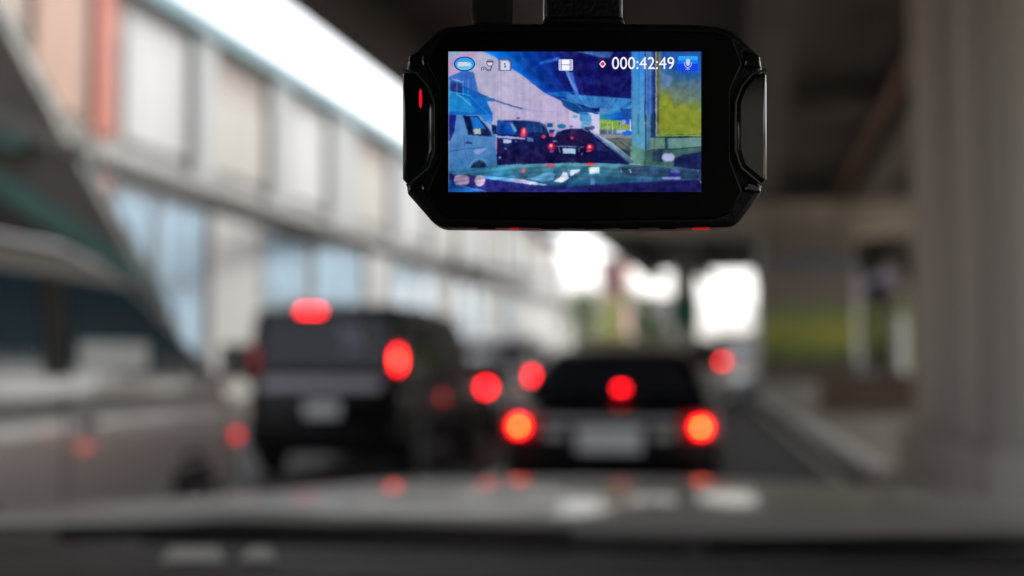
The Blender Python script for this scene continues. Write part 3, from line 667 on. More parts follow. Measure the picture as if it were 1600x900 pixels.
# mounting bracket and power plug go up to the windscreen
mnt = MB().prism([q(851, 34), q(851, -60), q(975, -60), q(975, 34)][::-1], 'z', -.018, -.003).build('mount', gloss, dc, bevel=.0012, bseg=3)
MB().prism([q(846, 37), q(852, 22), q(974, 22), q(979, 37)][::-1], 'z', -.019, -.0018).build('mount_foot', gloss, mnt, bevel=.001, bseg=3)
MB().prism([q(820, -55), q(820, -95), q(1005, -95), q(1005, -55)][::-1], 'z', -.030, -.002).build('mount_pad', gloss, mnt, bevel=.002)
cb_ = tag(empty('power_cable', tuple(dc.matrix_basis @ Vector((*q(768, 30), -.009)))), 'black power cable with moulded plug entering the dashcam top left', 'cable')
cb_.rotation_euler = cam.rotation_euler
def qq(px, py, z): a = q(px, py); b = q(768, 30); return (a[0] - b[0], a[1] - b[1], z + .009)
MB().prism([qq(739, 36, 0)[:2], qq(734, 8, 0)[:2], qq(737, -30, 0)[:2], qq(752, -50, 0)[:2], qq(790, -50, 0)[:2], qq(802, -20, 0)[:2], qq(800, 36, 0)[:2]][::-1], 'z', -.006, .005).build('plug', rubber, cb_, bevel=.002, bseg=4)
MB().tube([qq(770, -45, -.009), qq(770, -120, -.012), qq(790, -200, -.012), qq(850, -280, 0), qq(980, -330, .01)], .0018, 10).build('cord', rubber, cb_)

# ---------------------------------------------------------------- the picture on its screen, painted in code onto a fine grid
X0, Y0, X1, Y1 = 701, 82, 1094.5, 300.5
SS = 2; NW, NH = 786, 437
gx = X0 + (np.arange(NW) + .5) / NW * (X1 - X0); gy = Y0 + (np.arange(NH) + .5) / NH * (Y1 - Y0)
GX, GY = np.meshgrid(gx, gy)
img = np.zeros((NH, NW, 3)); img[:] = (186, 180, 212)
def A(x, y): return (690 + x / 7.5, 70 + y / 7.5)
def B(x, y): return (890 + x / 7.5, 70 + y / 7.5)
def Cc(x, y): return (690 + x / 6.924, 180 + y / 6.924)
def D(x, y): return (890 + x / 6.924, 180 + y / 6.924)
def blur(a, n):
    for _ in range(n):
        a = (np.roll(a, 1, 0) + a * 2 + np.roll(a, -1, 0)) / 4; a = (np.roll(a, 1, 1) + a * 2 + np.roll(a, -1, 1)) / 4
    return a
def pip(pts):
    xs = [p[0] for p in pts]; ys = [p[1] for p in pts]
    ins = np.zeros(GX.shape, bool); n = len(pts)
    for i in range(n):
        x1, y1 = pts[i]; x2, y2 = pts[(i + 1) % n]
        if y1 == y2: continue
        c = ((y1 > GY) != (y2 > GY)) & (GX < (x2 - x1) * (GY - y1) / (y2 - y1) + x1); ins ^= c
    return ins.astype(float)
def mix(mask, col, alpha=1):
    global img
    mk = (mask * alpha)[..., None]; img = img * (1 - mk) + np.asarray(col, float) * mk
def grad(c0, c1, p0, p1):
    d = (p1[0] - p0[0], p1[1] - p0[1]); L2 = d[0] ** 2 + d[1] ** 2
    t = np.clip(((GX - p0[0]) * d[0] + (GY - p0[1]) * d[1]) / L2, 0, 1)[..., None]
    return np.asarray(c0, float) * (1 - t) + np.asarray(c1, float) * t
def P(pts, col, alpha=1, soft=1): mix(blur(pip(pts), soft), col, alpha)
def E(c, rx, ry, col, alpha=1, soft=2):
    m = ((GX - c[0]) / rx) ** 2 + ((GY - c[1]) / ry) ** 2 <= 1; mix(blur(m.astype(float), soft), col, alpha)
def Ln(pts, wd, col, alpha=1, soft=1):
    m = np.zeros(GX.shape)
    for (x1, y1), (x2, y2) in zip(pts, pts[1:]):
        dx, dy = x2 - x1, y2 - y1; t = np.clip(((GX - x1) * dx + (GY - y1) * dy) / (dx * dx + dy * dy + 1e-9), 0, 1)
        m = np.maximum(m, (np.hypot(GX - x1 - t * dx, GY - y1 - t * dy) < wd / 2).astype(float))
    mix(blur(m, soft), col, alpha)
# wall and sky
mix(np.ones(GX.shape), grad((192, 184, 205), (205, 186, 216), (760, 110), (840, 200)))
for k, x in enumerate(range(740, 880, 11)): Ln([(x, 100), (x, 200)], 3, (172, 168, 205), .25, 4)
P([A(85, 95), A(420, 95), A(250, 330), A(120, 400), A(85, 400)], (205, 165, 205), .8, 4)
P([A(85, 95), A(240, 95), A(200, 140), A(85, 150)], (120, 200, 200), .5, 6)
# deck soffit
deck_p = [A(500, 95), A(620, 150), A(820, 290), A(950, 370), A(1200, 570), A(1390, 660), A(1575, 790), B(240, 800), B(720, 790), B(720, 60), A(500, 60)]
P(deck_p, grad((5, 130, 228), (24, 22, 92), (770, 120), (885, 95)), 1, 2)
P([A(930, 95), A(1200, 95), A(1430, 560), A(1300, 590), A(1180, 520)], (10, 60, 140), .55, 8)
P([A(1150, 210), A(1380, 150), A(1380, 190), A(1150, 240)], (90, 160, 235), .5, 6)
P([A(1440, 310), A(1485, 310), A(1575, 545), A(1575, 600), A(1540, 540)], (110, 150, 200), .9, 2)
P([B(-10, 330), B(30, 330), B(105, 600), B(55, 600)], (78, 115, 180), .9, 2)
P([B(50, 92), B(500, 92), B(470, 165), B(380, 165), B(200, 120)], (85, 125, 180), .85, 3)
P([B(60, 380), B(250, 370), B(250, 480), B(90, 470)], (50, 60, 140), .4, 9)
P([A(1200, 570), A(1390, 620), A(1575, 680), B(0, 700), B(0, 590), A(1575, 560), A(1400, 560)], (40, 125, 200), .8, 4)
P([B(-40, 585), B(720, 640), B(720, 765), B(240, 748), B(-40, 655)], (72, 132, 190), 1, 2)
P([A(1380, 625), A(1575, 700), B(240, 760), B(340, 810), B(340, 835), B(150, 790), A(1575, 830), A(1420, 720)], (20, 75, 130), .9, 2)
Ln([A(1400, 640), A(1575, 700), B(150, 770)], 1.3, (120, 175, 215), .7)
P([B(-10, 775), B(60, 800), B(110, 830), B(120, 900), B(-10, 900)], (222, 208, 232)); P([D(0, 0), D(120, 0), D(120, 150), D(0, 155)], (215, 200, 232))
P([B(205, 795), B(345, 830), B(345, 900), B(230, 900)], (226, 220, 246)); P([D(215, 0), D(322, 0), D(322, 215), D(262, 195)], (216, 210, 240))
E(B(60, 850), 4, 2.5, (60, 180, 205), .8); P([B(120, 790), B(220, 810), B(245, 900), B(120, 900)], (40, 120, 180), 1, 2)
P([D(118, 0), D(225, 0), D(235, 60), D(205, 150), D(118, 150)], (95, 165, 205), .8, 2); E(D(210, 140), 8, 4, (45, 60, 110), .8, 3); E(D(190, 120), 6, 1.5, (210, 215, 240), .7, 2)
# mural pier, right background
P([B(345, 750), B(595, 755), B(595, 900), B(345, 900)], grad((120, 155, 205), (40, 140, 195), B(345, 750), B(560, 900)))
P([B(520, 800), B(595, 800), B(595, 900), B(500, 900)], (10, 90, 220), .8, 4)
P([D(322, 0), D(552, 0), D(552, 70), D(322, 70)], grad((50, 150, 180), (10, 95, 200), D(330, 0), D(540, 30)))
P([D(322, 48), D(552, 70), D(552, 165), D(322, 165)], (150, 180, 70), 1, 2)
for k in range(40):
    c = D(330 + random.random() * 215, 55 + random.random() * 100); E(c, 1.6, 1.2, random.choice([(70, 120, 60), (190, 200, 70), (110, 150, 60), (200, 190, 90), (60, 130, 110)]), .7, 2)
P([D(322, 160), D(552, 160), D(552, 222), D(322, 222)], (112, 124, 135)); P([D(330, 175), D(440, 175), D(440, 215), D(330, 215)], (70, 80, 90), .6, 3)
for x in (408, 456, 548): Ln([D(x, 80), D(x, 210)], .9, (205, 225, 215), .85)
P([B(595, 765), B(720, 770), B(720, 900), B(595, 900)], (38, 92, 165)); Ln([B(600, 850), B(720, 850)], 1.6, (120, 165, 210)); P([D(552, 0), D(668, 0), D(668, 230), D(552, 225)], (45, 95, 165))
P([D(560, 45), D(660, 45), D(660, 110), D(560, 105)], (50, 100, 225)); P([D(556, 105), D(640, 105), D(640, 165), D(556, 165)], (165, 175, 70), 1, 2)
P([D(555, 60), D(600, 60), D(600, 100), D(555, 110)], (200, 205, 235), .8, 2)
P([D(500, 165), D(668, 160), D(668, 195), D(500, 200)], (190, 205, 225), .9, 2); P([D(555, 190), D(620, 172), D(668, 178), D(668, 222), D(560, 215)], (35, 110, 225)); Ln([D(650, 60), D(650, 170)], 2, (225, 235, 245))
# ground on the right
P([D(290, 212), D(668, 222), D(668, 265), D(400, 265)], (150, 148, 150), 1, 2); P([D(395, 262), D(668, 255), D(668, 440), D(600, 420)], (112, 116, 100)); P([D(560, 370), D(655, 395), D(660, 470), D(600, 430)], (50, 50, 70), .8, 4)
Ln([D(380, 262), D(560, 255)], 1.2, (50, 55, 70), .7)
# road
P([D(180, 150), D(262, 222), D(640, 520), D(640, 540), Cc(600, 560), Cc(600, 400), Cc(1200, 180)], (26, 24, 76), 1, 2)
P([D(255, 270), D(330, 300), D(420, 400), D(300, 390)], (55, 62, 105), .8, 5)
P([D(245, 205), D(300, 225), D(430, 300), D(610, 440), D(720, 525), D(640, 530), D(380, 305)], grad((170, 200, 225), (90, 130, 130), D(300, 230), D(680, 520)), 1, 1)
Ln([D(270, 215), D(380, 300), D(640, 520)], 1.3, (30, 35, 75), .7)
# grooved pier
P([B(720, 90), B(870, 90), B(870, 900), B(720, 900)], grad((62, 140, 215), (104, 158, 190), B(720, 90), B(720, 900)))
P([D(668, 0), D(812, 0), D(812, 372), D(668, 332)], (104, 162, 188)); Ln([B(800, 90), B(800, 900)], 3.5, (50, 125, 190), .35, 3); Ln([D(733, 0), D(733, 210)], 1.6, (55, 100, 140), .8)
P([B(885, 90), B(935, 90), B(935, 900), B(885, 900)], (92, 142, 212)); P([D(826, 0), D(868, 0), D(868, 372), D(826, 372)], (105, 155, 188))
Ln([B(877, 90), B(877, 900)], 1.8, (22, 52, 118)); Ln([D(817, 0), D(817, 372)], 1.8, (25, 58, 88))
P([B(935, 90), B(998, 90), B(998, 900), B(935, 900)], grad((90, 130, 200), (28, 55, 120), B(935, 0), B(975, 0))); P([D(866, 0), D(935, 0), D(935, 255), D(866, 255)], (38, 66, 108))
P([D(935, 0), D(1425, 0), D(1425, 400), D(935, 400)], (60, 90, 120))
P([D(650, 340), D(670, 330), D(812, 372), D(870, 380), D(1005, 384), D(1425, 345), D(1425, 600), D(700, 530), D(650, 440)], grad((122, 162, 140), (80, 112, 98), D(670, 0), D(1000, 0)))
P([D(812, 372), D(880, 382), D(1000, 384), D(980, 560), D(790, 545)], (62, 92, 74), .8, 4); P([D(900, 380), D(1000, 380), D(1000, 520), D(880, 500)], (35, 45, 75), .7, 5)
P([D(862, 250), D(1020, 250), D(1020, 368), D(862, 368)], (118, 148, 122)); P([D(1052, 255), D(1425, 245), D(1425, 340), D(1052, 368)], (122, 152, 138))
Ln([D(1025, 250), D(1035, 372)], 1.6, (40, 60, 60)); Ln([D(870, 374), D(1050, 378), D(1425, 345)], 1.4, (45, 62, 62)); Ln([D(935, 244), D(1425, 238)], 2.2, (36, 56, 62))
# banner beside the pier
ban = [B(1055, 90), B(1535, 90), (1095, 215), D(960, 205), D(955, 0)]
P(ban, grad((48, 100, 170), (150, 154, 48), (1050, 108), (1034, 160)), 1, 1)
P([B(1150, 500), B(1535, 380), B(1535, 640), B(1200, 720)], (125, 128, 130), .5, 14)
P([B(1060, 560), B(1160, 620), B(1250, 900), B(1060, 900)], (156, 166, 48), .5, 12)
P([B(1060, 330), B(1200, 400), B(1160, 500), B(1060, 540)], (125, 150, 205), .6, 10)
P([B(998, 92), B(1050, 92), D(960, 210), D(935, 235), D(925, 235)], (124, 122, 86)); Ln([B(1022, 92), D(950, 215)], .8, (60, 60, 50)); Ln([B(1000, 92), D(928, 235)], .9, (200, 205, 160))
P([D(930, 208), D(1425, 196), D(1425, 226), D(930, 238)], (150, 172, 70)); Ln([D(935, 222), D(1425, 208)], .8, (80, 95, 40))
P([D(1120, 475), D(1210, 432), D(1425, 398), D(1425, 600), D(1120, 560)], (28, 34, 78), 1, 4)
# stair, building ledge
P([A(85, 390), A(240, 320), A(375, 325), A(440, 570), A(600, 810), A(600, 900), A(85, 900)], (70, 115, 195), 1, 2)
P([A(85, 470), A(300, 500), A(500, 600), A(590, 800), A(600, 900), A(85, 900)], (25, 112, 195)); P([A(85, 560), A(320, 640), A(420, 800), A(85, 790)], (45, 150, 208), .8, 4)
P([A(105, 440), A(240, 470), A(250, 580), A(105, 555)], (60, 62, 125), 1, 2)
for x in (100, 185, 255, 315): Ln([A(x, 410), A(x, 600)], 1.2, (120, 190, 235), .8)
Ln([A(85, 400), A(260, 450)], 1.3, (180, 205, 240)); Ln([A(85, 555), A(330, 600)], 1.6, (60, 185, 225)); Ln([A(180, 580), A(350, 720)], .9, (170, 215, 245)); Ln([A(330, 600), A(560, 830)], 1.2, (90, 170, 225), .7)
Ln([A(85, 400), A(290, 520), A(480, 600), A(620, 655), A(740, 700), A(940, 755)], 2.4, (45, 85, 150), .9); Ln([A(940, 760), A(1180, 790), A(1390, 790)], .7, (150, 145, 190), .8); P([A(510, 625), A(612, 650), A(612, 678), A(515, 660)], (35, 125, 195))
Ln([A(600, 670), A(620, 890)], .6, (170, 165, 205))
# left van
P([Cc(70, 0), Cc(430, 5), Cc(545, 180), Cc(592, 240), Cc(604, 545), Cc(480, 575), Cc(300, 595), Cc(70, 620)], grad((112, 150, 205), (80, 130, 178), Cc(300, 0), Cc(300, 600)))
P([Cc(70, 0), Cc(165, 0), Cc(140, 185), Cc(95, 280), Cc(70, 285)], (38, 42, 130), 1, 1); P([Cc(232, 10), Cc(400, 18), Cc(525, 170), Cc(548, 238), Cc(292, 216)], (18, 34, 72))
P([Cc(310, 25), Cc(395, 28), Cc(480, 155), Cc(345, 150)], (38, 120, 205), 1, 2); P([Cc(345, 155), Cc(420, 150), Cc(432, 210), Cc(355, 210)], (205, 215, 195), .9, 3); Ln([Cc(395, 8), Cc(540, 175)], 1.2, (150, 185, 225))
P([Cc(425, 0), Cc(540, 0), Cc(545, 100), Cc(520, 110)], (60, 140, 215), .8, 3); P([Cc(540, 110), Cc(598, 118), Cc(602, 212), Cc(555, 212)], (18, 38, 96), 1, 2)
Ln([Cc(75, 398), Cc(250, 372), Cc(480, 350)], 1.3, (50, 85, 140), .8); Ln([Cc(245, 220), Cc(255, 380), Cc(300, 560)], 1, (60, 95, 145), .8)
P([Cc(345, 385), Cc(495, 348), Cc(480, 375), Cc(410, 430), Cc(360, 420)], (175, 178, 222), .75, 3); P([Cc(262, 290), Cc(335, 295), Cc(335, 322), Cc(268, 316)], (45, 70, 125)); P([Cc(310, 575), Cc(350, 520), Cc(410, 490), Cc(465, 510), Cc(495, 560), Cc(400, 590)], (28, 48, 72), 1, 2)
Ln([Cc(300, 560), Cc(350, 490), Cc(420, 470), Cc(480, 500)], 1.2, (140, 180, 205), .7); P([Cc(583, 290), Cc(604, 290), Cc(610, 400), Cc(592, 430)], (228, 135, 140), .9, 2)
# black minivan
P([Cc(605, 60), Cc(890, 58), Cc(1060, 78), Cc(1130, 118), Cc(1165, 220), Cc(1170, 480), Cc(1100, 530), Cc(800, 535), Cc(600, 540), Cc(600, 250)], grad((20, 42, 92), (32, 22, 70), Cc(700, 100), Cc(700, 420)))
P([Cc(618, 75), Cc(770, 82), Cc(812, 180), Cc(800, 212), Cc(608, 210)], (28, 92, 182), 1, 2); P([Cc(738, 88), Cc(768, 90), Cc(818, 180), Cc(785, 192)], (150, 195, 215), .8, 2); P([Cc(640, 100), Cc(690, 100), Cc(660, 200), Cc(620, 200)], (20, 55, 120), .8, 3); Ln([Cc(615, 66), Cc(890, 62), Cc(1060, 82), Cc(1140, 150)], 1.1, (150, 175, 215), .8)
E(Cc(735, 92), 5, 1.2, (160, 80, 150), .8, 2)
P([Cc(592, 225), Cc(760, 236), Cc(905, 252), Cc(905, 268), Cc(600, 250)], (190, 198, 236), .95, 1)
P([Cc(662, 265), Cc(757, 270), Cc(757, 310), Cc(668, 306)], (205, 205, 240), 1, 1); P([Cc(675, 320), Cc(760, 325), Cc(755, 340), Cc(680, 338)], (60, 70, 120), .8)
P([Cc(905, 78), Cc(990, 86), Cc(1000, 185), Cc(925, 195)], (32, 72, 128)); P([Cc(1008, 88), Cc(1070, 96), Cc(1095, 185), Cc(1010, 190)], (38, 72, 122)); Ln([Cc(998, 85), Cc(1005, 195)], 1, (110, 140, 190), .8); Ln([Cc(1070, 96), Cc(1085, 190)], .8, (110, 140, 190), .6)
P([Cc(918, 240), Cc(990, 258), Cc(992, 295), Cc(930, 290)], (120, 140, 205), .9, 2); E(Cc(803, 288), 1.1, 1.4, (180, 180, 220), .8); E(Cc(632, 460), 2, 2, (200, 210, 225), .8); E(Cc(690, 365), 2.4, 1.5, (140, 170, 200), .7)
E(Cc(885, 195), 5.5, 8.5, (220, 40, 80), .75, 4); P([Cc(868, 145), Cc(908, 145), Cc(902, 235), Cc(855, 235)], (255, 60, 85), 1, 2); E(Cc(888, 180), 1.7, 3.8, (255, 190, 190), .9, 2)
# cars beyond
P([Cc(1145, 140), Cc(1250, 148), Cc(1245, 240), Cc(1165, 235)], (165, 182, 225), 1, 2); P([Cc(1160, 160), Cc(1230, 165), Cc(1200, 205), Cc(1165, 200)], (35, 35, 90), 1, 2)
E(Cc(1102, 237), 3.4, 2.8, (250, 60, 90), .95, 2); E(Cc(1190, 216), 2.6, 3.2, (250, 60, 90), .95, 2)
P([Cc(1120, 85), Cc(1220, 85), Cc(1220, 138), Cc(1135, 138)], (185, 170, 150), .8, 1); P([Cc(1140, 90), Cc(1200, 90), Cc(1200, 135), Cc(1140, 135)], (30, 85, 160)); E(Cc(1296, 125), 7, 3.4, (35, 125, 165), .9, 2); E(Cc(1400, 130), 3, 2, (80, 90, 140), .6, 2)
P([Cc(815, 30), Cc(850, 30), Cc(850, 45), Cc(815, 45)], (60, 60, 120))
# black saloon
S = [Cc(1198, 290), Cc(1245, 190), Cc(1320, 160), D(0, 148), D(140, 150), D(190, 185), D(225, 270), D(255, 340), D(258, 440), D(200, 520), Cc(1160, 530), Cc(1150, 330)]
P(S, grad((38, 26, 74), (24, 18, 60), (893, 200), (893, 250))); Ln(S[1:6], 1.2, (165, 195, 225), .85)
P([Cc(1230, 290), Cc(1270, 200), Cc(1340, 172), D(0, 165), D(130, 168), D(165, 210), D(190, 300), D(0, 310)], (42, 24, 66), .9, 2); E(D(20, 205), 2, 5, (110, 40, 90), .6, 3)
E(D(20, 252), 2.4, 2, (255, 70, 110), 1, 2); Ln([Cc(1240, 338), Cc(1454, 348), D(60, 350)], 1.1, (190, 200, 225), .9); Ln([D(110, 350), D(150, 350)], 1.2, (200, 190, 215), .8)
P([Cc(1305, 362), Cc(1440, 366), D(60, 370), D(60, 425), Cc(1312, 418)], (188, 214, 232), 1, 1); Ln([Cc(1262, 350), Cc(1280, 405)], 1, (190, 200, 225), .8); Ln([D(97, 360), D(97, 405)], 1, (170, 180, 215), .8); E(D(130, 425), 1, 2.4, (190, 190, 220), .7)
for c in (Cc(1185, 345), D(215, 355)):
    E(c, 7.5, 7, (150, 15, 60), .6, 6); E(c, 5.4, 5.2, (240, 35, 70), .9, 3); E((c[0] - .3, c[1] - 1.5), 2, 2.6, (255, 205, 205), 1, 2)
E(Cc(1190, 395), 4, 2, (150, 110, 170), .8, 3); E(D(200, 393), 3.6, 1.8, (205, 150, 180), .8, 3); P([Cc(1195, 280), Cc(1250, 283), Cc(1240, 296), Cc(1200, 296)], (170, 185, 225), .9, 1)
# bonnet with its reflections
H = [Cc(70, 612), Cc(350, 590), Cc(560, 547), Cc(800, 535), Cc(1200, 522), D(0, 520), D(400, 524), D(820, 545), D(1120, 560), D(1425, 605), (1096, 302), (700, 302)]
P(H, grad((92, 140, 148), (34, 78, 108), (893, 256), (893, 292))); P([D(800, 545), D(1425, 600), D(1425, 700), D(600, 660), D(500, 560)], (48, 60, 84), .75, 8)
P([Cc(70, 640), Cc(320, 655), Cc(800, 720), Cc(1100, 765), D(0, 775), D(500, 740), D(1425, 700), (1096, 302), (700, 302)], grad((52, 46, 112), (34, 26, 84), (850, 284), (960, 294)), 1, 3)
P([Cc(70, 590), Cc(700, 560), Cc(830, 700), Cc(480, 665), Cc(300, 640), Cc(70, 625)], (66, 138, 170), .6, 4)
P([Cc(340, 648), Cc(500, 660), Cc(870, 695), Cc(1050, 735), Cc(1160, 762), Cc(1000, 758), Cc(760, 725), Cc(480, 692)], grad((90, 165, 230), (180, 205, 232), (750, 272), (850, 285)), 1, 1); P([Cc(700, 690), Cc(880, 697), Cc(1040, 738), Cc(940, 745)], (218, 190, 215), .9, 2)
P([Cc(75, 705), Cc(250, 770), Cc(480, 820), Cc(300, 832), Cc(75, 832)], (35, 105, 180), 1, 3); Ln([Cc(200, 765), Cc(480, 825)], 1, (110, 150, 200)); E(Cc(95, 665), 6, 4.5, (28, 26, 66), 1, 3)
P([Cc(900, 690), Cc(1060, 655), Cc(1170, 610), Cc(1230, 640), Cc(1200, 705), Cc(1080, 720)], (120, 175, 215), .8, 3); P([Cc(1205, 720), Cc(1290, 660), Cc(1310, 612), Cc(1350, 618), Cc(1375, 685), Cc(1310, 728)], (222, 214, 234), 1, 2); P([Cc(1350, 600), Cc(1454, 590), Cc(1454, 640), Cc(1370, 640)], (120, 180, 205), .6, 3)
P([D(0, 595), D(112, 588), D(100, 620), D(50, 635), D(30, 662), D(0, 650)], (218, 225, 242), 1, 2); P([D(203, 565), D(318, 565), D(318, 632), D(210, 640)], (214, 236, 248), 1, 2); P([D(215, 640), D(270, 640), D(262, 760), D(225, 755)], (90, 130, 155), .8, 4)
Ln([D(545, 585), D(552, 625)], 1, (190, 205, 215)); Ln([D(635, 585), D(655, 625)], 1.4, (200, 210, 220)); Ln([D(455, 600), D(700, 575), D(830, 560)], .8, (28, 45, 60), .9); Ln([D(870, 545), D(1060, 570), D(1150, 590)], .9, (110, 125, 130), .8); Ln([D(825, 560), D(825, 680)], .6, (85, 105, 110), .6)
E(Cc(885, 605), 2.6, 4.6, (235, 90, 90), .9, 2); E(Cc(1165, 548), 8, 3, (190, 80, 100), .7, 3); E(Cc(1190, 545), 3, 2, (250, 80, 90), .9, 2); E(D(222, 534), 8.5, 2, (255, 80, 65), .9, 2); E(D(830, 536), 1.5, 1.2, (140, 150, 130), .8, 2)
E(Cc(218, 705), 11.5, 8.2, (216, 178, 208), 1, 3); E(Cc(180, 705), 6, 7.5, (214, 180, 208), 1, 3); E(Cc(262, 705), 6, 7.5, (214, 180, 208), 1, 3); E(Cc(415, 710), 8.2, 8.6, (205, 182, 200), 1, 3)
E(D(1030, 458), 6, 6, (188, 186, 226), 1, 3); E(D(1085, 458), 6, 6, (188, 186, 226), 1, 3); P([D(1030, 418), D(1085, 418), D(1085, 500), D(1030, 500)], (188, 186, 226), 1, 2); P([D(990, 668), D(1188, 668), D(1188, 697), D(990, 697)], (170, 160, 232), 1, 4); E(D(1130, 615), 8, 2.6, (120, 125, 205), .9, 4); P([D(1070, 635), D(1195, 635), D(1195, 665), D(1070, 665)], (55, 40, 150), .8, 4); Ln([D(1374, 590), D(1374, 622)], 1, (140, 160, 170)); E(D(1412, 725), 1.8, 1.8, (170, 190, 235), 1, 2)
# screen character: thin bright rim on the left edge, sensor noise, faint pixel columns, JPEG softness
Ln([(X0 + .6, Y0), (X0 + .6, Y1)], 1.2, (200, 200, 225), .7)
rng = np.random.default_rng(3)
def fnoise(n): 
    a = blur(rng.normal(0, 1, GX.shape), n); return a / a.std()
wx = fnoise(14) * .45; wy = fnoise(14) * .45
yy, xx = np.mgrid[0:NH, 0:NW]
def line_noise(t, n, k):      # smooth 1-D noise looked up along coordinate t (0..1)
    a = rng.normal(0, 1, n)
    for _ in range(k): a = (np.roll(a, 1) + 2 * a + np.roll(a, -1)) / 4
    a = a / a.std(); u = np.clip(t, 0, .9999) * (n - 1); i = u.astype(int); f = u - i
    return a[i] * (1 - f) + a[np.minimum(i + 1, n - 1)] * f
ang = (np.arctan2(GY - 196, GX - 934) + math.pi) / (2 * math.pi)
dk = blur(pip(deck_p), 3) * (img[..., 2] > img[..., 0] + 40)
img *= (1 + dk * (line_noise(ang, 420, 2) * .09 + line_noise(ang, 90, 1) * .10) * np.clip(np.hypot(GX - 934, GY - 196) / 60, 0, 1))[..., None]
vt = line_noise((GX - X0) / (X1 - X0), 300, 1)
img *= (1 + blur(pip([B(720, 90), B(998, 90), B(998, 900), (1034, 236), (985, 232)]), 2) * vt * .07)[..., None]
img *= (1 + blur(pip([A(600, 200), A(1500, 800), A(1500, 900), A(600, 900)]), 2) * vt * .022)[..., None]
hd = blur(pip(H), 4); sl = (GY - Y0 + (GX - 893) * .05 + 10 * np.sin((GX - 700) / 90)) / 250
img *= (1 + hd * (line_noise(sl, 160, 2) * .10 + line_noise(((GX + (GY - 256) * 1.4) - 640) / 560, 110, 2) * .10))[..., None]
rd = blur(pip([D(395, 262), D(668, 255), D(668, 440), D(600, 420), D(300, 300)]), 2)
img *= (1 + rd * line_noise(ang, 700, 2) * .09)[..., None]
img = img[np.clip((yy + wy).round().astype(int), 0, NH - 1), np.clip((xx + wx).round().astype(int), 0, NW - 1)]
lum = img.mean(-1, keepdims=True)
img = np.clip(img + (fnoise(2) * 3.5 + fnoise(8) * 2.5 + fnoise(70) * 9)[..., None] * (.35 + .65 * np.clip(1 - lum / 200, 0, 1)), 0, 255)
# soft local light: blend each tone with its wide neighbourhood, so patches shade into one another
wide = np.stack([blur(img[..., c], 60) for c in range(3)], -1); fine = np.stack([blur(img[..., c], 5) for c in range(3)], -1)
img = np.clip(img * .62 + fine * .18 + wide * .20 + (img - fine) * .5, 0, 255)
img = 255 * (img / 255) ** np.array([1.22, 1.12, 1.0])
img = np.where(((np.arange(NW) // 2) % 2 == 0)[None, :, None], img * 1.03, img * .95)
nz_ = blur(rng.normal(0, 1, GX.shape), 1); nz2 = blur(rng.normal(0, 1, GX.shape), 6)
img = img + (nz_ * 5 + nz2 * 9)[..., None] + rng.normal(0, 1, (1, NW, 1)) * 1.6
img = np.clip(np.stack([blur(img[..., c], 1) for c in range(3)], -1), 0, 255)
# edge rows were wrapped by the blur: repeat inner ones
img[:2] = img[2]; img[-2:] = img[-3]; img[:, -2:] = img[:, -3:-2]
# fine vertex grid with a colour attribute
VW, VH = 393, 219
ix = np.linspace(0, NW - 1, VW).astype(int); iy = np.linspace(0, NH - 1, VH).astype(int)
small = s2l(img[np.ix_(iy, ix)])
xs = X0 + np.linspace(0, 1, VW) * (X1 - X0); ys = Y0 + np.linspace(0, 1, VH) * (Y1 - Y0)
PX, PY = np.meshgrid((xs - CX) * K, (CY - ys) * K)
verts = np.stack([PX, PY, np.full_like(PX, .00125)], -1).reshape(-1, 3)
I = np.arange(VW * VH).reshape(VH, VW)
faces = np.stack([I[1:, :-1], I[1:, 1:], I[:-1, 1:], I[:-1, :-1]], -1).reshape(-1, 4)
me = bpy.data.meshes.new('screen'); me.from_pydata(verts.tolist(), [], faces.tolist())
ca = me.color_attributes.new('picture', 'FLOAT_COLOR', 'POINT')
ca.data.foreach_set('color', np.concatenate([small.reshape(-1, 3), np.ones((VW * VH, 1))], 1).ravel())
scr = bpy.data.objects.new('screen', me); C.objects.link(scr); scr.parent = dc
ESC = 1.0 / 2 ** EXPO
m = bpy.data.materials.new('lit_screen'); m.use_nodes = True; N = m.node_tree; b = N.nodes['Principled BSDF']
b.inputs['Base Color'].default_value = (.003, .003, .004, 1); b.inputs['Roughness'].default_value = .3
a_ = N.nodes.new('ShaderNodeAttribute'); a_.attribute_name = 'picture'
N.links.new(a_.outputs['Color'], b.inputs['Emission Color']); b.inputs['Emission Strength'].default_value = ESC * .96
me.materials.append(m)
# icons and timer on top of the picture
def em(name, rgb): return mat(name, (.003, .003, .003), .4, emit=tuple(s2l(rgb)), estr=ESC)
w_ = em('screen_white', (250, 246, 255)); navy = em('screen_navy', (14, 40, 150)); grey_l = em('screen_pale', (205, 210, 235)); dark_i = em('screen_dark', (52, 44, 78)); blu = em('screen_blue', (10, 70, 235)); cyan = em('screen_cyan', (40, 165, 245)); redm = em('screen_red', (235, 25, 70)); aqua = em('screen_aqua', (95, 205, 220))
ZI = .00135
def flat(pts, z=0, mb=None):
    mb = mb or MB(); n = len(pts); mb.add([(*q(*p), ZI + z) for p in pts], [tuple(range(n))[::-1]]); return mb
def ell(c, rx, ry, n=36, a0=0, a1=360): return [(c[0] + rx * math.cos(R(a0 + (a1 - a0) * k / n)), c[1] + ry * math.sin(R(a0 + (a1 - a0) * k / n))) for k in range(n + (0 if a1 - a0 == 360 else 1))]
def rrect(x0, y0, x1, y1, r):
    out = []
    for (cx, cy_, a) in ((x1 - r, y1 - r, 0), (x0 + r, y1 - r, 90), (x0 + r, y0 + r, 180), (x1 - r, y0 + r, 270)):
        out += [(cx + r * math.cos(R(a + t)), cy_ + r * math.sin(R(a + t))) for t in (0, 30, 60, 90)]
    return out
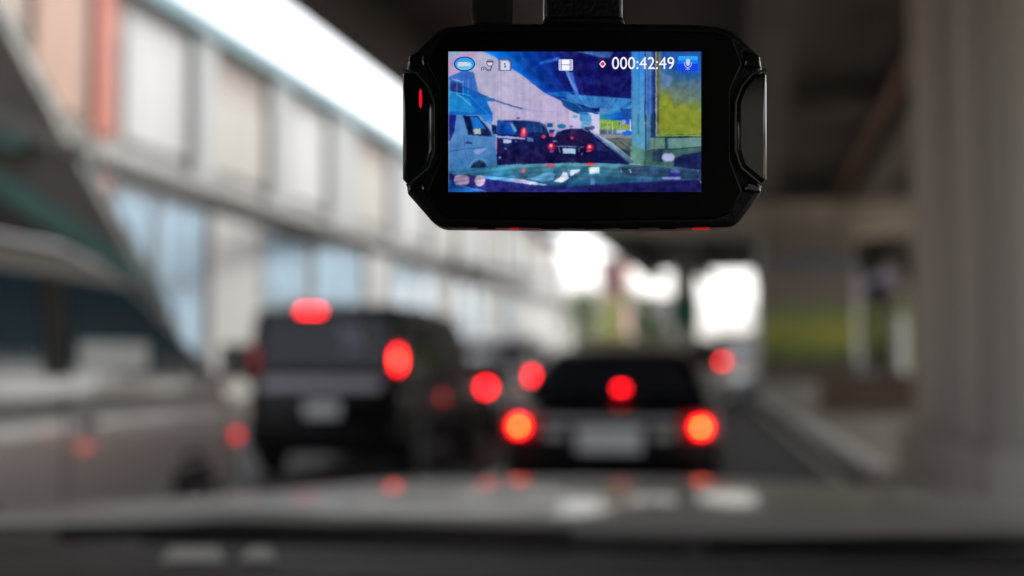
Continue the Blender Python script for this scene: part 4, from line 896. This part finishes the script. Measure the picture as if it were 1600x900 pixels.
def strokes(name, lines, wd, m, z, parent, closed=False):
    mb = MB()
    for L in lines:
        for (p0, p1) in zip(L, L[1:]):
            d = Vector((p1[0] - p0[0], p1[1] - p0[1])); l = d.length or 1; n_ = Vector((-d.y, d.x)) / l * wd / 2; e = d / l * wd * .3
            flat([(p0[0] - e.x + n_.x, p0[1] - e.y + n_.y), (p1[0] + e.x + n_.x, p1[1] + e.y + n_.y), (p1[0] + e.x - n_.x, p1[1] + e.y - n_.y), (p0[0] - e.x - n_.x, p0[1] - e.y - n_.y)], z, mb)
            z += .0000015
    return mb.build(name, m, parent, smooth=False)
def icon(name): 
    e = empty(name); e.parent = scr; return e
# merge icon layers into single multi-material meshes so that each icon is one sub-part
def merge(name, objs):
    vs, fs, mi, ml = [], [], [], []
    for o in objs:
        n0 = len(vs); vs += [tuple(v.co) for v in o.data.vertices]
        if o.data.materials[0] not in ml: ml.append(o.data.materials[0])
        k = ml.index(o.data.materials[0])
        for p in o.data.polygons: fs.append([i + n0 for i in p.vertices]); mi.append(k)
        bpy.data.objects.remove(o)
    me_ = bpy.data.meshes.new(name); me_.from_pydata(vs, [], fs)
    for m_ in ml: me_.materials.append(m_)
    me_.polygons.foreach_set('material_index', mi)
    o = bpy.data.objects.new(name, me_); C.objects.link(o); o.parent = scr; return o
bld = lambda pts, m_, z: flat(pts, z).build('layer', m_, smooth=False)
c0 = A(270, 235)
merge('video_mode_icon', [bld(ell(c0, 16.6, 11.6), navy, 0), bld(ell(c0, 14.6, 9.8), cyan, .00002), bld(ell((c0[0], c0[1] + 2.6), 12, 6.8), aqua, .00004),
    bld(rrect(*A(195, 208), *A(305, 268), 1.4), grey_l, .00006), bld([A(305, 230), A(340, 215), A(340, 262), A(305, 250)], grey_l, .00006), strokes('layer', [[A(195, 206), A(305, 206)], [A(300, 270), A(195, 270)]], .8, dark_i, .00008, None)])
merge('power_plug_icon', [strokes('layer', [[A(470, 310), A(466, 285), A(490, 268), A(515, 275), A(545, 305), A(575, 300), A(582, 262)], [A(485, 315), A(492, 292), A(512, 292), A(540, 318), A(575, 312), A(590, 262)]], .9, dark_i, 0, None),
    bld([A(528, 210), A(606, 210), A(606, 235), A(590, 262), A(545, 262), A(528, 235)], dark_i, .00003), bld([A(536, 218), A(598, 218), A(598, 233), A(585, 254), A(550, 254), A(536, 233)], grey_l, .00005),
    bld([A(540, 180), A(596, 180), A(596, 200), A(540, 200)], dark_i, .00003), strokes('layer', [[A(556, 182), A(556, 208)], [A(580, 182), A(580, 208)]], 1.2, grey_l, .00006, None), strokes('layer', [[A(525, 206), A(610, 206)]], 1.1, dark_i, .0001, None)])
merge('memory_card_icon', [bld([A(668, 175), A(785, 175), A(818, 205), A(818, 312), A(668, 312)], dark_i, 0), bld([A(678, 184), A(780, 184), A(808, 210), A(808, 305), A(678, 305)], em('screen_lilac_grey', (150, 145, 180)), .00002), bld([A(696, 200), A(770, 200), A(796, 222), A(796, 305), A(696, 305)], grey_l, .00004),
    strokes('layer', [[A(733, 236), A(744, 228), A(744, 270)], [A(732, 271), A(756, 271)]], 1.3, dark_i, .00006, None)])
fl = [bld(rrect(*A(1370, 180), *A(1536, 312), 2), grey_l, 0)]
fl += [bld([A(1408, 188), A(1494, 188), A(1494, 240), A(1408, 240)], w_, .00002), bld([A(1408, 250), A(1494, 250), A(1494, 305), A(1408, 305)], w_, .00002)]
fl.append(strokes('layer', [[A(1400, 184), A(1400, 308)], [A(1503, 184), A(1503, 308)], [A(1400, 245), A(1503, 245)]], .9, em('screen_indigo', (75, 75, 165)), .00004, None))
fl.append(strokes('layer', [[A(1376, y), A(1393, y)] for y in range(196, 305, 20)] + [[A(1511, y), A(1530, y)] for y in range(196, 305, 20)], .7, em('screen_indigo2', (120, 120, 195)), .00004, None))
merge('film_icon', fl)
cr_ = B(383, 235)
merge('record_dot', [bld([(cr_[0] - 5, cr_[1]), (cr_[0] - 1.2, cr_[1] - 5), (cr_[0] + 1.2, cr_[1] - 5), (cr_[0] + 5, cr_[1]), (cr_[0] + 1.2, cr_[1] + 5.4), (cr_[0] - 1.2, cr_[1] + 5.4)], w_, 0), bld(ell(cr_, 3.1, 3.1), redm, .00002)])
mc = B(1378, 228)
mt = B(1378, 205)
merge('microphone_button', [bld(rrect(*B(1258, 140), *B(1498, 320), 2.6), blu, 0), bld(rrect(*B(1262, 143), *B(1494, 228), 2.4), cyan, .00002), bld(rrect(*B(1262, 190), *B(1494, 232), .6), em('screen_mid_blue', (20, 115, 245)), .00004),
    bld(rrect(*B(1356, 178), *B(1402, 255), 2.6), em('screen_silver', (195, 205, 225)), .00008), strokes('layer', [[B(1336, 215), B(1338, 245), B(1352, 268), B(1378, 276), B(1404, 268), B(1418, 245), B(1420, 215)], [B(1378, 276), B(1378, 293)], [B(1354, 296), B(1400, 296)]], .9, grey_l, .00010, None)])
def text(s, x0, x1, ybot, height, m_, name):
    cu = bpy.data.curves.new(name, 'FONT'); cu.body = s; cu.size = 1; cu.resolution_u = 6
    o = bpy.data.objects.new(name, cu); C.objects.link(o); bpy.context.view_layer.update()
    dg = bpy.context.evaluated_depsgraph_get(); me_ = bpy.data.meshes.new_from_object(o.evaluated_get(dg)); bpy.data.objects.remove(o)
    co = np.array([v.co[:] for v in me_.vertices]); lo = co.min(0); hi = co.max(0)
    co[:, 0] = ((co[:, 0] - lo[0]) / (hi[0] - lo[0]) * (x1 - x0) + x0 - CX) * K
    co[:, 1] = (CY - ybot) * K + (co[:, 1] - lo[1]) / (hi[1] - lo[1]) * height * K
    co[:, 2] = ZI + .00012
    me_.vertices.foreach_set('co', co.ravel()); me_.materials.clear(); me_.materials.append(m_)
    o = bpy.data.objects.new(name, me_); C.objects.link(o); o.parent = scr; return o
text('000:42:49', B(492, 0)[0], B(1218, 0)[0], B(0, 296)[1], 142 / 7.5, w_, 'timer_readout')
